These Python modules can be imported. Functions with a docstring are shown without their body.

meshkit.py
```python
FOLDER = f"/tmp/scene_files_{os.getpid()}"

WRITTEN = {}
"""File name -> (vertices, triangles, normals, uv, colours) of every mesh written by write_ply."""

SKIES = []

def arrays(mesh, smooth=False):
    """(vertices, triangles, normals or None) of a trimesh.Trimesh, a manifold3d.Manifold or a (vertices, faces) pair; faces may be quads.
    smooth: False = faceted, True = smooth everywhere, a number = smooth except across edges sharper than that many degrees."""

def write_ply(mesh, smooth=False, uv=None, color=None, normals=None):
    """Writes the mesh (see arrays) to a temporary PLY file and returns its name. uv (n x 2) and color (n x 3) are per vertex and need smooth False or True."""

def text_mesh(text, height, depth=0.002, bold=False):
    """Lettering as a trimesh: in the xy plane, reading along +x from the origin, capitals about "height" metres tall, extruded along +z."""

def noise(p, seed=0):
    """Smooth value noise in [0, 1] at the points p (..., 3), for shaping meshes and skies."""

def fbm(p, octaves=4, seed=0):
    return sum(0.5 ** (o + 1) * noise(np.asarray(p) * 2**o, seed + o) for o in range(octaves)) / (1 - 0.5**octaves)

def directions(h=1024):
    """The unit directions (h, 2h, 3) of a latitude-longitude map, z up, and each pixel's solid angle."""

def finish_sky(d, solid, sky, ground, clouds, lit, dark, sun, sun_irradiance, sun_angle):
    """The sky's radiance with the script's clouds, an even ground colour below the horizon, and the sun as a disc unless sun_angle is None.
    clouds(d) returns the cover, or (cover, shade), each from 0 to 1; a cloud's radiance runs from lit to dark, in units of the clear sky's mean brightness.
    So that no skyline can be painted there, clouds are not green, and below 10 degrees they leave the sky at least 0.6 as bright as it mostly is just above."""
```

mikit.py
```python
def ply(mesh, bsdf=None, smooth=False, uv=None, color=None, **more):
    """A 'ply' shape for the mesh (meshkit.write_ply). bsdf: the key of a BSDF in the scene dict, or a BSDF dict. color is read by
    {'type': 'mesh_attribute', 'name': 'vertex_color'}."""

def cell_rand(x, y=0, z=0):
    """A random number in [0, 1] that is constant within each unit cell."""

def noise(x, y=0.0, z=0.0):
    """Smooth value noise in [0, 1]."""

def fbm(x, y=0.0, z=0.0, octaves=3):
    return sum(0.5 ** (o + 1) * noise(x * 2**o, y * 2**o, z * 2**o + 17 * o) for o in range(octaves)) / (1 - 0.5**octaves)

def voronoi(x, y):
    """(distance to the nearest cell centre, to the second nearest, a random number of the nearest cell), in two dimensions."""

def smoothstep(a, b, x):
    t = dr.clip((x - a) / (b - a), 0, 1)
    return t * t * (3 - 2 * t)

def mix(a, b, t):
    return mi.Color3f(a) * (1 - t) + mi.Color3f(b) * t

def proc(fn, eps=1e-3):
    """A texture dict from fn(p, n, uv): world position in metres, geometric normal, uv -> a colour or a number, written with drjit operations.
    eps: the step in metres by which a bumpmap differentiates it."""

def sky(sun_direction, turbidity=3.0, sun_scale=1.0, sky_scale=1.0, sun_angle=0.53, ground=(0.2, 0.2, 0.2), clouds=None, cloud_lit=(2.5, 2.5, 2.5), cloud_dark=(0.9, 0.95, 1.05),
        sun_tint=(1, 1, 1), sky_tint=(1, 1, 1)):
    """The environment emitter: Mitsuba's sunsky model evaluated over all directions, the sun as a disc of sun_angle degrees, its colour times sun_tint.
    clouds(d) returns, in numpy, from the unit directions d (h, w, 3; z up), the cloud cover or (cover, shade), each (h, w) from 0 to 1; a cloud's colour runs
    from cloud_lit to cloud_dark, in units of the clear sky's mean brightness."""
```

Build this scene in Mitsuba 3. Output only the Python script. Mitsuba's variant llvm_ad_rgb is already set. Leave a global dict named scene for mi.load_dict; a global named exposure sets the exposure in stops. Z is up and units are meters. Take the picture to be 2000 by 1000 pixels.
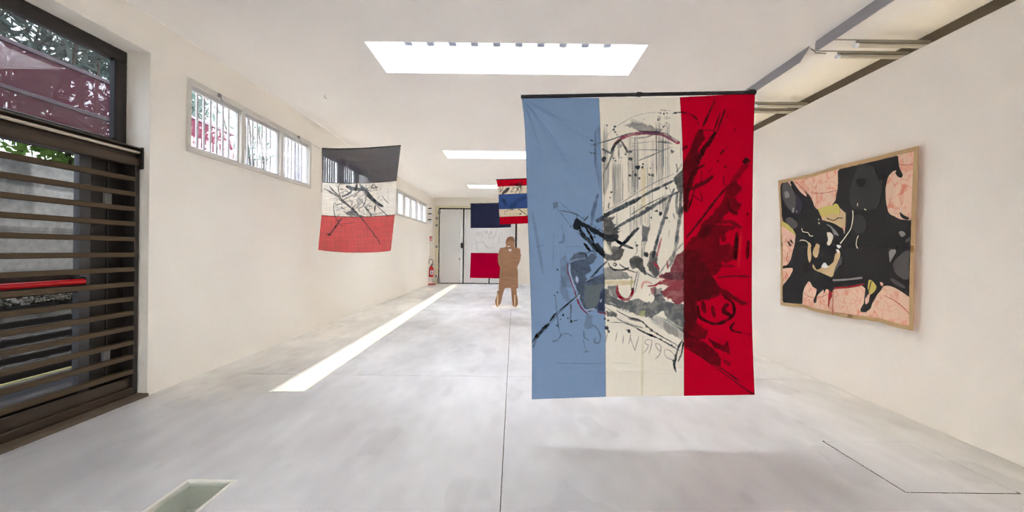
import math, numpy as np, trimesh, shapely, mitsuba as mi, mikit, meshkit
from shapely.geometry import Polygon, LineString, box as sbox
from scipy.interpolate import PchipInterpolator
import drjit as dr

T = mi.ScalarTransform4f
scene, labels = {}, {}
RNG = np.random.default_rng(7)

# ------------------------------------------------------------------ camera, sky, lights, exposure
F, CX, CY, ROLL, HC = 889.0, 1004.0, 490.0, 0.011, 1.41
scene['camera'] = {
    'type': 'perspective', 'fov': math.degrees(2 * math.atan(1000 / F)), 'fov_axis': 'x',
    'principal_point_offset_x': -(CX - 1000) / 2000, 'principal_point_offset_y': (500 - CY) / 1000,
    'near_clip': 0.05, 'far_clip': 500,
    'to_world': T().look_at(origin=[0, 0, HC], target=[0, 10, HC], up=[-math.sin(ROLL), 0, math.cos(ROLL)])}
scene['sky'] = mikit.sky((-0.5, 0.35, 0.75), turbidity=4.0, sun_scale=0.0, sun_angle=None, ground=(0.25, 0.24, 0.22),
                         clouds=lambda d: 0.55 + 0.0 * d[..., 2], cloud_lit=(1.5, 1.47, 1.44), cloud_dark=(1.2, 1.2, 1.2), sky_tint=(1.12, 1.0, 0.86))
exposure = 6.87
STRIP_LIGHT = (0.0052, 0.0053, 0.0042)

# ------------------------------------------------------------------ helpers
def lin(r, g=None, b=None):
    c = np.array([r, r if g is None else g, r if b is None else b], float) / 255
    return np.where(c <= 0.04045, c / 12.92, ((c + 0.055) / 1.055) ** 2.4)

def rgb(v):
    return {'type': 'rgb', 'value': [float(x) for x in v]}

def mat(key, colour, rough=0.6, **more):
    col = colour if isinstance(colour, dict) else rgb(colour)
    scene[key] = {'type': 'twosided', 'b': {'type': 'principled', 'base_color': col, 'roughness': rough, **more}}
    return key

def ray(u, v):
    dx, dy = u - CX, v - CY
    c, s = math.cos(ROLL), math.sin(ROLL)
    return np.array([(dx * c + dy * s) / F, 1.0, -(-dx * s + dy * c) / F])

def at_y(u, v, Y):
    r = ray(u, v); return np.array([r[0] * Y, Y, HC + r[2] * Y])

def at_x(u, v, X):
    r = ray(u, v); k = X / r[0]; return np.array([X, k, HC + r[2] * k])

def at_z(u, v, Z):
    r = ray(u, v); k = (Z - HC) / r[2]; return np.array([r[0] * k, k, Z])

taken = set()
def numbered(key):
    if key not in taken:
        taken.add(key); return key
    i = 1
    while f'{key}_{i:03d}' in taken: i += 1
    taken.add(f'{key}_{i:03d}'); return f'{key}_{i:03d}'

def thing(name, label, cat, group=None, kind=None):
    k = numbered(name)
    labels[k] = {'label': label, 'category': cat}
    if group: labels[k]['group'] = group
    if kind: labels[k]['kind'] = kind
    return k

def part(parent, name, mesh, bsdf, smooth=False, label=None, kind=None, **more):
    k = numbered(f'{parent}__{name}')
    scene[k] = mikit.ply(mesh, bsdf, smooth, **more)
    if label or kind:
        labels[k] = {}
        if label: labels[k]['label'] = label
        if kind: labels[k]['kind'] = kind
    return k

def single(name, label, cat, mesh, bsdf, smooth=False, group=None, kind=None, **more):
    k = thing(name, label, cat, group, kind)
    scene[k] = mikit.ply(mesh, bsdf, smooth, **more)
    return k

def bx(x0, x1, y0, y1, z0, z1, c=0.0):
    """Box, with chamfered edges when c > 0."""
    x0, x1 = min(x0, x1), max(x0, x1); y0, y1 = min(y0, y1), max(y0, y1); z0, z1 = min(z0, z1), max(z0, z1)
    if c <= 0:
        m = trimesh.creation.box((x1 - x0, y1 - y0, z1 - z0)); m.apply_translation(((x0 + x1) / 2, (y0 + y1) / 2, (z0 + z1) / 2)); return m
    c = min(c, (x1 - x0) / 3, (y1 - y0) / 3, (z1 - z0) / 3)
    p = []
    for X, sx in ((x0, 1), (x1, -1)):
        for Y, sy in ((y0, 1), (y1, -1)):
            for Z, sz in ((z0, 1), (z1, -1)):
                p += [(X, Y + sy * c, Z + sz * c), (X + sx * c, Y, Z + sz * c), (X + sx * c, Y + sy * c, Z)]
    return trimesh.convex.convex_hull(np.array(p))

def cat(*ms):
    return trimesh.util.concatenate([m for m in ms])

def tube(points, r, sides=10):
    p = np.asarray(points, float)
    t = np.gradient(p, axis=0); t /= np.linalg.norm(t, axis=1, keepdims=True)
    a = np.cross(t, np.where(np.abs(t[:, 2:]) < 0.9, [0, 0, 1.0], [1.0, 0, 0])); a /= np.linalg.norm(a, axis=1, keepdims=True)
    b = np.cross(t, a); an = np.arange(sides) * 2 * np.pi / sides
    rr = np.broadcast_to(r, (len(p),))[:, None, None]
    v = p[:, None] + rr * (np.cos(an)[None, :, None] * a[:, None] + np.sin(an)[None, :, None] * b[:, None])
    n = len(p); f = []
    for i in range(n - 1):
        for j in range(sides):
            q = (i * sides + j, i * sides + (j + 1) % sides, (i + 1) * sides + (j + 1) % sides, (i + 1) * sides + j)
            f += [(q[0], q[1], q[2]), (q[0], q[2], q[3])]
    v = np.vstack([v.reshape(-1, 3), p[:1], p[-1:]])
    for j in range(sides):
        f += [(n * sides, (j + 1) % sides, j), (n * sides + 1, (n - 1) * sides + j, (n - 1) * sides + (j + 1) % sides)]
    return trimesh.Trimesh(v, np.array(f), process=False)

def lathe(profile, centre, n=24):
    m = trimesh.creation.revolve(np.array(profile, float), sections=n); m.apply_translation(centre); return m

def prism_yz(poly, x0, x1):
    """A polygon in (y, z) extruded from x0 to x1."""
    m = trimesh.creation.extrude_polygon(poly, abs(x1 - x0), engine='earcut')
    v = m.vertices; m2 = trimesh.Trimesh(np.stack([v[:, 2] + min(x0, x1), v[:, 0], v[:, 1]], 1), m.faces, process=False)
    return m2

def prism_xy(poly, z0, z1):
    polys = getattr(poly, 'geoms', [poly]); out = []
    for g in polys:
        m = trimesh.creation.extrude_polygon(g, z1 - z0, engine='earcut'); m.apply_translation((0, 0, z0)); out.append(m)
    return cat(*out)

def prism_xz(poly, y0, y1):
    m = trimesh.creation.extrude_polygon(poly, y1 - y0, engine='earcut')
    v = m.vertices
    return trimesh.Trimesh(np.stack([v[:, 0], v[:, 2] + y0, v[:, 1]], 1), m.faces[:, ::-1], process=False)

# ------------------------------------------------------------------ dimensions
XL, XR, XO, H, YF, YB = -3.46, 3.42, 4.2, 3.65, 19.3, -7.0
SKY_W = (-1.64, 1.425); SKY_D = 0.865; SKY_Y = [-5.75, 4.91, 10.24, 15.57]; ZTOP = 4.0

# ------------------------------------------------------------------ materials
def wall_tex(base, amp=0.03, seed=0):
    base = [float(x) for x in base]
    def fn(p, n, uv):
        a = mikit.fbm(p.x * 0.9 + seed, p.y * 0.9, p.z * 0.9, octaves=3)
        return mi.Color3f(base) * (1 + amp * (a - 0.5) * 2)
    return mikit.proc(fn)

mat('mat_wall', wall_tex((.912, .868, .79)), 0.85, specular=0.2)
mat('mat_ceiling', wall_tex((.91, .878, .832), 0.02, 5), 0.9, specular=0.2)
mat('mat_outer_shade', lin(104, 95, 82), 0.9)  # dark colour carrying the shade at the top of the outer wall
def floor_fn(p, n, uv):
    a = mikit.fbm(p.x * 0.55 + 3, p.y * 0.28, 2.0, octaves=4)
    b = mikit.fbm(p.x * 2.3, p.y * 1.1, 9.0, octaves=4)
    c = mikit.noise(p.x * 14, p.y * 5, 4.0)
    k = 0.59 + 0.17 * mikit.smoothstep(0.25, 0.75, a) + 0.26 * (b - 0.5) + 0.05 * (c - 0.5)
    blot = mikit.smoothstep(0.60, 0.72, mikit.fbm(p.x * 1.1 + 40, p.y * 0.8 + 7, 0.0, octaves=3))
    k = k * (1 - 0.10 * blot)
    blob = mikit.smoothstep(0.66, 0.74, mikit.fbm(p.x * 3.1 + 11, p.y * 1.7 + 70, 3.0, octaves=3))
    k = k * (1 - 0.08 * blob)
    warm = mikit.smoothstep(-2.05, -2.5, p.x) * mikit.smoothstep(3.6, 4.8, p.y) * 0.8 + mikit.smoothstep(2.2, 3.5, p.x) * 0.8  # warmer floor at both sides; left beige partly warm light put into colour
    return mi.Color3f(k * (0.965 + 0.05 * warm), k * (0.98 - 0.0 * warm), k * (1.02 - 0.13 * warm))
mat('mat_floor', mikit.proc(floor_fn), 0.34, specular=0.45)
mat('mat_joint', lin(120, 115, 108), 0.9)
mat('mat_dark_wood', lin(34, 27, 22), .8)
mat('mat_sill', lin(98, 88, 76), 0.95, specular=.1)
mat('mat_hatch_groove', lin(52, 47, 42), 0.9)
mat('mat_white_metal', lin(232, 230, 224), 0.4)
mat('mat_frame_cream', lin(208, 204, 196), 0.45)
mat('mat_frame_yellow', lin(222, 216, 188), 0.5)
mat('mat_bar', lin(150, 150, 156), 0.4)
mat('mat_sash', lin(190, 190, 190), 0.4)
mat('mat_bronze', lin(62, 50, 38), 0.38, metallic=0.25)
mat('mat_slat', lin(76, 61, 40), 0.42, metallic=0.3)
mat('mat_dark_frame', lin(40, 34, 30), 0.4)
mat('mat_grey_frame', lin(86, 86, 88), 0.4)
mat('mat_track', lin(190, 180, 165), 0.3, metallic=0.9)
mat('mat_black', lin(24, 23, 24), 0.5)
mat('mat_grey_metal', lin(140, 138, 138), 0.4)
mat('mat_baffle', lin(152, 152, 158), 0.6)
mat('mat_purlin', lin(104, 108, 120), 0.7)
mat('mat_lamp_body', lin(150, 142, 130), 0.5)
mat('mat_lamp_tube', lin(196, 190, 178), 0.3)
mat('mat_door', lin(226, 227, 226), 0.45)
mat('mat_red', lin(196, 24, 34), 0.35)
mat('mat_redbar', lin(190, 14, 22), 0.35)
mat('mat_label', lin(236, 238, 245), 0.5)
mat('mat_label_blue', lin(70, 90, 160), 0.5)
mat('mat_rubber', lin(36, 32, 32), 0.6)
mat('mat_ply_edge', lin(212, 190, 150), 0.7)
def card_fn(p, n, uv):
    a = mikit.fbm(p.x * 5, p.z * 26, 1.0, octaves=3)
    return mikit.mix(lin(150, 112, 82).tolist(), lin(158, 118, 88).tolist(), mikit.smoothstep(0.3, 0.7, a))
mat('mat_card', mikit.proc(card_fn), 0.7)
def conc_fn(p, n, uv):
    a = mikit.fbm(p.y * 1.2, p.z * 1.2, p.x, octaves=4)
    s = mikit.fbm(p.y * 5, p.z * 1.6, 3.0, octaves=4)
    course = mikit.cell_rand(dr.floor(p.z * 1.9), 3, 1)
    k = 0.10 + 0.34 * a + 0.08 * (course - 0.5) - 0.16 * mikit.smoothstep(0.5, 0.75, s) * mikit.smoothstep(1.0, 2.2, p.z)
    k = k * (1 - .45 * mikit.smoothstep(.10, .03, dr.abs(p.z * 1.9 - dr.round(p.z * 1.9) + .12 * (a - .5))) * mikit.smoothstep(.3, .6, s + .3 * a))
    k = dr.maximum(k, 0.03) * 1.4 * (1 + .45 * (mikit.fbm(p.y * 23, p.z * 26 + 5 * a, 5.0, octaves=3) - .5))
    return mi.Color3f(k, k * 0.96, k * 0.87)
mat('mat_concrete', mikit.proc(conc_fn), 0.9)
mat('mat_paving', lin(150, 147, 141), .9)
mat('mat_dark_ground', lin(52, 50, 50), 0.7)
mat('mat_maroon_rail', lin(60, 34, 44), 0.5)
scene['mat_mesh'] = {'type': 'mask', 'opacity': 0.80, 'b': {'type': 'twosided', 'b': {'type': 'diffuse', 'reflectance': rgb(lin(80, 24, 45))}}}
scene['mat_leaf'] = {'type': 'principledthin', 'base_color': rgb(lin(78, 92, 86)), 'roughness': 0.45, 'diff_trans': 0.7}
scene['mat_leaf_light'] = {'type': 'principledthin', 'base_color': rgb(lin(110, 140, 70)), 'roughness': 0.45, 'diff_trans': 0.8}
scene['mat_leaf_dark'] = {'type': 'principledthin', 'base_color': rgb(lin(36, 40, 30)), 'roughness': 0.5, 'diff_trans': 0.5}
mat('mat_bark', lin(58, 50, 42), 0.9)
mat('mat_render_white', lin(236, 234, 230), 0.9)
mat('mat_shed', lin(66, 68, 84), 0.6)
mat('mat_far_window', lin(176, 184, 190), 0.6)
mat('mat_garden', lin(90, 90, 74), 0.9)
mat('mat_lattice', lin(196, 150, 150), 0.7)
mat('mat_yellow', lin(190, 175, 90), 0.6)
mat('mat_pit_green', lin(190, 200, 190), 0.6)
mat('mat_pit_beige', lin(196, 190, 158), 0.7)
scene['mat_glass'] = {'type': 'thindielectric', 'int_ior': 1.5}
scene['mat_glass_tint'] = {'type': 'thindielectric', 'int_ior': 1.5, 'specular_transmittance': rgb((0.20, 0.21, 0.225))}
scene['mat_glass_floor'] = {'type': 'thindielectric', 'int_ior': 1.5, 'specular_transmittance': rgb((0.82, 0.88, 0.85))}
scene['mat_thread'] = {'type': 'dielectric', 'int_ior': 1.3}
CLOTH = {'type': 'mesh_attribute', 'name': 'vertex_color'}
scene['mat_cloth'] = {'type': 'principledthin', 'base_color': CLOTH, 'roughness': 0.9, 'spec_trans': 0.0, 'diff_trans': 0.55, 'eta': 1.2}
for nm, op in (('sheer', 0.86), ('veil', 0.95)):
    scene['mat_' + nm] = {'type': 'mask', 'opacity': op, 'b': scene['mat_cloth']}

# ------------------------------------------------------------------ floor: slabs, glass strips, hatch
fl = thing('floor', 'pale polished concrete floor in large slabs with thin joints', 'floor', kind='structure')
STRIP = Polygon([(-2.40, 4.47), (-2.04, 4.47), (-2.24, 18.75), (-2.56, 18.75)])
PIT = sbox(-1.965, 1.35, -1.665, 2.765)
floor_area = sbox(XL - 0.02, YB, XO, YF)
part(fl, 'base', prism_xy(floor_area.difference(STRIP.buffer(-0.01)).difference(PIT.buffer(-0.01)), -0.30, -0.006), 'mat_joint')
hatch = sbox(2.35, 2.71, 3.02, 3.43)
hatch_far = sbox(2.2, 5.88, 2.83, 6.02)
xs, ys = [XL - 0.02, -0.06, XO], [YB, -0.4, 5.10, 10.6, 16.1, YF]
for i in range(2):
    for j in range(5):
        g = 0.003
        s = sbox(xs[i] + g, ys[j] + g, xs[i + 1] - g, ys[j + 1] - g).difference(STRIP.buffer(0.002)).difference(PIT.buffer(0.002)).difference(hatch.buffer(0.002, join_style=2).union(hatch.buffer(0.009, join_style=2).difference(sbox(2.36, 2.73, 3.2, 3.6)))).difference(hatch_far.buffer(0.004, join_style=2))
        part(fl, 'slab', prism_xy(s, -0.006, 0.0), 'mat_floor')
ht = single('floor_hatch', 'square concrete hatch cut flush into the floor near the right wall', 'floor hatch', prism_xy(hatch, -0.008, -0.0005), 'mat_floor')
single('floor_hatch', 'far concrete floor hatch, its corner showing beside the large flag', 'floor hatch', prism_xy(hatch_far, -0.008, -0.0005), 'mat_floor')
part(fl, 'groove', prism_xy(hatch.buffer(0.009, join_style=2).difference(hatch).difference(sbox(2.36, 2.73, 3.2, 3.6)), -0.0075, -0.001), 'mat_hatch_groove')
part(fl, 'groove', prism_xy(hatch_far.buffer(0.005, join_style=2).difference(hatch_far), -0.0075, -0.003), 'mat_hatch_groove')

fs = thing('floor_light', 'long glowing white glass strip set in the floor along the left wall', 'floor light')
part(fs, 'frame', prism_xy(STRIP.difference(STRIP.buffer(-0.025)), -0.02, 0.001), 'mat_white_metal')
inner = STRIP.buffer(-0.025)
lp = prism_xy(inner, -0.02, -0.004)
scene[numbered(fs + '__lit_panel')] = {**mikit.ply(lp, {'type': 'diffuse', 'reflectance': rgb((.7, .7, .66))}), 'emitter': {'type': 'area', 'radiance': rgb(STRIP_LIGHT)}}
fw = thing('floor_window', 'unlit greenish glass floor panel in a white frame at the bottom of the view', 'floor window')
part(fw, 'frame', prism_xy(PIT.difference(PIT.buffer(-0.022)), -0.03, 0.0015), 'mat_white_metal')
pin = PIT.buffer(-0.022)
part(fw, 'glass', trimesh.Trimesh(*[np.array(q) for q in ([(-1.943, 1.372, -0.012), (-1.687, 1.372, -0.012), (-1.687, 2.743, -0.012), (-1.943, 2.743, -0.012)], [(0, 1, 2), (0, 2, 3)])], process=False), 'mat_glass_floor')
part(fw, 'liner', prism_xy(PIT.buffer(-.012, join_style=2).difference(PIT.buffer(-.022, join_style=2)), -.17, -.031), 'mat_pit_green')
part(fw, 'ledge', bx(-1.80, -1.69, 1.375, 2.735, -.165, -.10, .004), 'mat_pit_beige')
part(fw, 'shaft_bottom', prism_xy(PIT.buffer(-.013, join_style=2), -.20, -.165), 'mat_pit_green')

# ------------------------------------------------------------------ ceiling with skylight wells
holes = [sbox(SKY_W[0], y, SKY_W[1], y + SKY_D) for y in SKY_Y]
area = sbox(XL - 0.26, YB - 0.1, XO + 0.15, YF + 0.1)
for h in holes: area = area.difference(h)
cl = thing('ceiling', 'flat white plaster ceiling with skylight openings and a soft cove', 'ceiling', kind='structure')
part(cl, 'panel', prism_xy(area, H, ZTOP), 'mat_ceiling')
n = 9
prof = [(XL, 3.58)] + [(XL + 0.40 * (1 - math.cos(a)) , 3.585 + 0.065 * math.sin(a)) for a in np.linspace(0, math.pi / 2, n)]
cove = Polygon(prof + [(XL + 0.40, H + 0.03), (XL - 0.01, H + 0.03), (XL - 0.01, 3.58)])
part(cl, 'cove', prism_xz(cove, YB, YF), 'mat_ceiling', 25)
names = ['added unseen skylight opening behind the viewer, for fill light', 'nearest white skylight well with a row of small panes in the ceiling', 'second skylight well down the room, beside the large flag', 'farthest skylight well, above the doors']  # the first skylight is unseen, added to brighten the room
for i, y in enumerate(SKY_Y):
    w = thing(f'window_{i + 4}', names[i], 'skylight', kind='structure')
    x0, x1 = SKY_W
    part(w, 'frame', cat(bx(x0 - 0.06, x1 + 0.06, y - 0.06, y, ZTOP, ZTOP + .08), bx(x0 - 0.06, x1 + 0.06, y + SKY_D, y + SKY_D + 0.06, ZTOP, ZTOP + .08),
                         bx(x0 - 0.06, x0, y, y + SKY_D, ZTOP, ZTOP + .08), bx(x1, x1 + 0.06, y, y + SKY_D, ZTOP, ZTOP + .08)), 'mat_white_metal')
    step = (x1 - x0) / 11
    for k in range(1, 11):
        part(w, 'purlin', bx(x0 + k * step - 0.045, x0 + k * step + 0.045, y, y + SKY_D, ZTOP + .005, ZTOP + .075), 'mat_purlin')
    for k in range(11):
        a = x0 + k * step + (0.045 if k else 0); b = x0 + (k + 1) * step - (0.045 if k < 10 else 0)
        part(w, 'pane', trimesh.Trimesh(np.array([(a, y, ZTOP + .04), (b, y, ZTOP + .04), (b, y + SKY_D, ZTOP + .04), (a, y + SKY_D, ZTOP + .04)]), np.array([(0, 1, 2), (0, 2, 3)]), process=False), 'mat_glass')

# ------------------------------------------------------------------ walls
DOOR = sbox(1.3, -0.31, 4.31, 3.245)
WINS = [(4.78, 7.68, 3), (8.13, 10.95, 3), (11.55, 13.3, 2), (13.36, 17.8, 5)]
WZ = (2.42, 3.20)
lw = Polygon([(YB - 0.1, -0.3), (YF + 0.1, -0.3), (YF + 0.1, H), (YB - 0.1, H)]).difference(DOOR)
for a, b, _ in WINS: lw = lw.difference(sbox(a, WZ[0], b, WZ[1]))
single('wall_left', 'white plaster left wall with high windows and the shuttered door recess', 'wall', cat(prism_yz(lw, XL - 0.13, XL), prism_yz(lw.intersection(sbox(YB - .1, -.3, 4.72, H)), XL - .26, XL - .13)), 'mat_wall', kind='structure')
single('wall_right', 'white partition wall on the right, stopping short of the ceiling', 'wall', bx(XR, XR + 0.12, YB, YF, 0, 3.165, 0.004), 'mat_wall', kind='structure')
single('wall_outer', 'outer wall in the gap behind the white partition', 'wall', prism_yz(sbox(YB, -0.3, YF, H).difference(sbox(2.0, 1.2, 14.0, 1.56)), XO, XO + 0.12), 'mat_wall', kind='structure')
pw_ = thing('window_12', 'added unseen window band behind the white partition, lighting the gap ceiling', 'window', kind='structure')  # unseen window band added to light the ceiling over the gap
part(pw_, 'frame', cat(bx(XO + .03, XO + .09, 2.0, 14.0, 1.50, 1.56), bx(XO + .03, XO + .09, 2.0, 14.0, 1.2, 1.26)), 'mat_white_metal')
for k in range(9): part(pw_, 'mullion', bx(XO + .03, XO + .09, 2.0 + k * 1.4925, 2.06 + k * 1.4925, 1.26, 1.50), 'mat_white_metal')
for k in range(8):
    a, b = 2.06 + k * 1.4925, 2.0 + (k + 1) * 1.4925
    part(pw_, 'pane', trimesh.Trimesh(np.array([(XO + .06, a, 1.26), (XO + .06, b, 1.26), (XO + .06, b, 1.50), (XO + .06, a, 1.50)]), np.array([(0, 1, 2), (0, 2, 3)]), process=False), 'mat_glass')
single('added_side_yard', 'added unseen paving outside the outer wall, bouncing daylight into the gap', 'ground', bx(XO + .13, 25, -6, 40, -.3, -.02), 'mat_paving')  # unseen ground added to bounce daylight through the added window band
single('trim_3', 'dark strip painted as shade along the outer wall top, showing above the white partition', 'trim', bx(XO - .03, XO + .01, YB, YF, 3.42, H), 'mat_outer_shade', kind='structure')  # dark strip imitates the shaded top of the outer wall
single('wall_far', 'white end wall behind the folding doors', 'wall', bx(XL - 0.2, XO + 0.12, YF, YF + 0.12, -0.3, H), 'mat_wall', kind='structure')
single('wall_back', 'white wall behind the viewer, opened for the added glazed screen', 'wall', prism_xz(sbox(XL - 0.2, -0.3, XO + 0.12, H).difference(sbox(.1, .05, 2.1, 2.5)), YB - 0.12, YB), 'mat_wall', kind='structure')
ge = thing('window_11', 'added unseen glazed screen behind the viewer, for fill light', 'window', kind='structure')  # unseen glazing added behind the viewer to brighten the room
g0, g1, gz = 0.1, 2.1, 2.5
part(ge, 'frame', cat(bx(g0, g1, YB - .09, YB - .03, gz - .07, gz), bx(g0, g1, YB - .09, YB - .03, .05, .13), bx(g0, g0 + .07, YB - .09, YB - .03, .13, gz - .07), bx(g1 - .07, g1, YB - .09, YB - .03, .13, gz - .07)), 'mat_dark_frame')
part(ge, 'mullion', bx((g0 + g1) / 2 - .03, (g0 + g1) / 2 + .03, YB - .09, YB - .03, .13, gz - .07), 'mat_dark_frame')
for a, b in ((g0 + .07, (g0 + g1) / 2 - .03), ((g0 + g1) / 2 + .03, g1 - .07)):
    part(ge, 'pane', trimesh.Trimesh(np.array([(a, YB - .06, .13), (b, YB - .06, .13), (b, YB - .06, gz - .07), (a, YB - .06, gz - .07)]), np.array([(0, 1, 2), (0, 2, 3)]), process=False), 'mat_glass')
single('added_forecourt', 'unseen paving added outside the glazed screen behind the viewer', 'ground', bx(-12, 14, -30, YB - .13, -.3, -.02), 'mat_paving')  # unseen ground that goes with the added glazing

# ------------------------------------------------------------------ left windows
wl = ['first window row from the near end of the left wall, three barred panes', 'second window row on the left wall, half behind the sheer hanging flag',
      'third window row on the left wall, hidden behind the sheer hanging flag', 'farthest window row on the left wall, ending by the far corner']
wkeys = ['window_1', 'window_2', 'window_3', 'window_10']
for (a, b, n), lab, key in zip(WINS, wl, wkeys):
    w = thing(key, lab, 'window', kind='structure')
    z0, z1 = WZ
    o = 0.025
    part(w, 'frame', cat(bx(XL - .06, XL + o, a, b, z1 - 0.06, z1, .004), bx(XL - .06, XL + o, a, b, z0, z0 + 0.05, .004),
                         bx(XL - .06, XL + o, a, a + .05, z0 + .05, z1 - .06, .004), bx(XL - .06, XL + o, b - .05, b, z0 + .05, z1 - .06, .004)), 'mat_frame_cream')
    st = (b - a) / n
    for k in range(1, n):
        part(w, 'mullion', bx(XL - .06, XL + o + .004, a + k * st - .035, a + k * st + .035, z0 + .05, z1 - .06, .004), 'mat_frame_cream')
    for k in range(n):
        p0, p1 = a + k * st + .035, a + (k + 1) * st - .035
        part(w, 'pane', trimesh.Trimesh(np.array([(XL - .03, p0, z0 + .04), (XL - .03, p1, z0 + .04), (XL - .03, p1, z1 - .05), (XL - .03, p0, z1 - .05)]), np.array([(0, 1, 2), (0, 2, 3)]), process=False), 'mat_glass')
        part(w, 'sash', cat(bx(XL - .045, XL - .012, p0, p1, z1 - .10, z1 - .06), bx(XL - .045, XL - .012, p0, p1, z0 + .05, z0 + .075),
                            bx(XL - .045, XL - .012, p0, p0 + .02, z0 + .05, z1 - .06), bx(XL - .045, XL - .012, p1 - .02, p1, z0 + .05, z1 - .06)), 'mat_sash')
        for q in range(8):
            y = p0 + (q + 0.5) * (p1 - p0) / 8
            part(w, 'bar', bx(XL - .115, XL - .10, y - .014, y + .014, z0 - .02, z1 + .02), 'mat_bar')
        if key == 'window_1' and k != 1:
            part(w, 'latch', cat(bx(XL + .0, XL + .05, (p0 + p1) / 2 - .02, (p0 + p1) / 2 + .02, z1 - .05, z1 - .01, .004), tube([(XL + .04, (p0 + p1) / 2, z1 - .03), (XL + .05, (p0 + p1) / 2 + .03, z1 - .09)], .006)), 'mat_grey_metal')
single('trim_1', 'thin white cable trunking along the wall between two window rows', 'trim', bx(XL, XL + .02, 7.69, 8.12, 3.17, 3.195, .003), 'mat_white_metal', kind='structure')

# three brackets in the far corner
for i, v in enumerate((404.5, 415.5, 427.5)):
    p = at_x(831.5, v, XL)
    k = thing('wall_bracket', ['topmost', 'middle', 'lowest'][i] + ' of three small black brackets between last window and far corner', 'bracket', 'brackets by the far corner')
    part(k, 'arm', tube([(XL, 18.25, p[2]), (XL + .13, 18.25, p[2])], .022), 'mat_black', 30)
    part(k, 'cap', bx(XL + .05, XL + .15, 18.2, 18.3, p[2] - .12, p[2] - .03, .01), 'mat_label')

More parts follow.
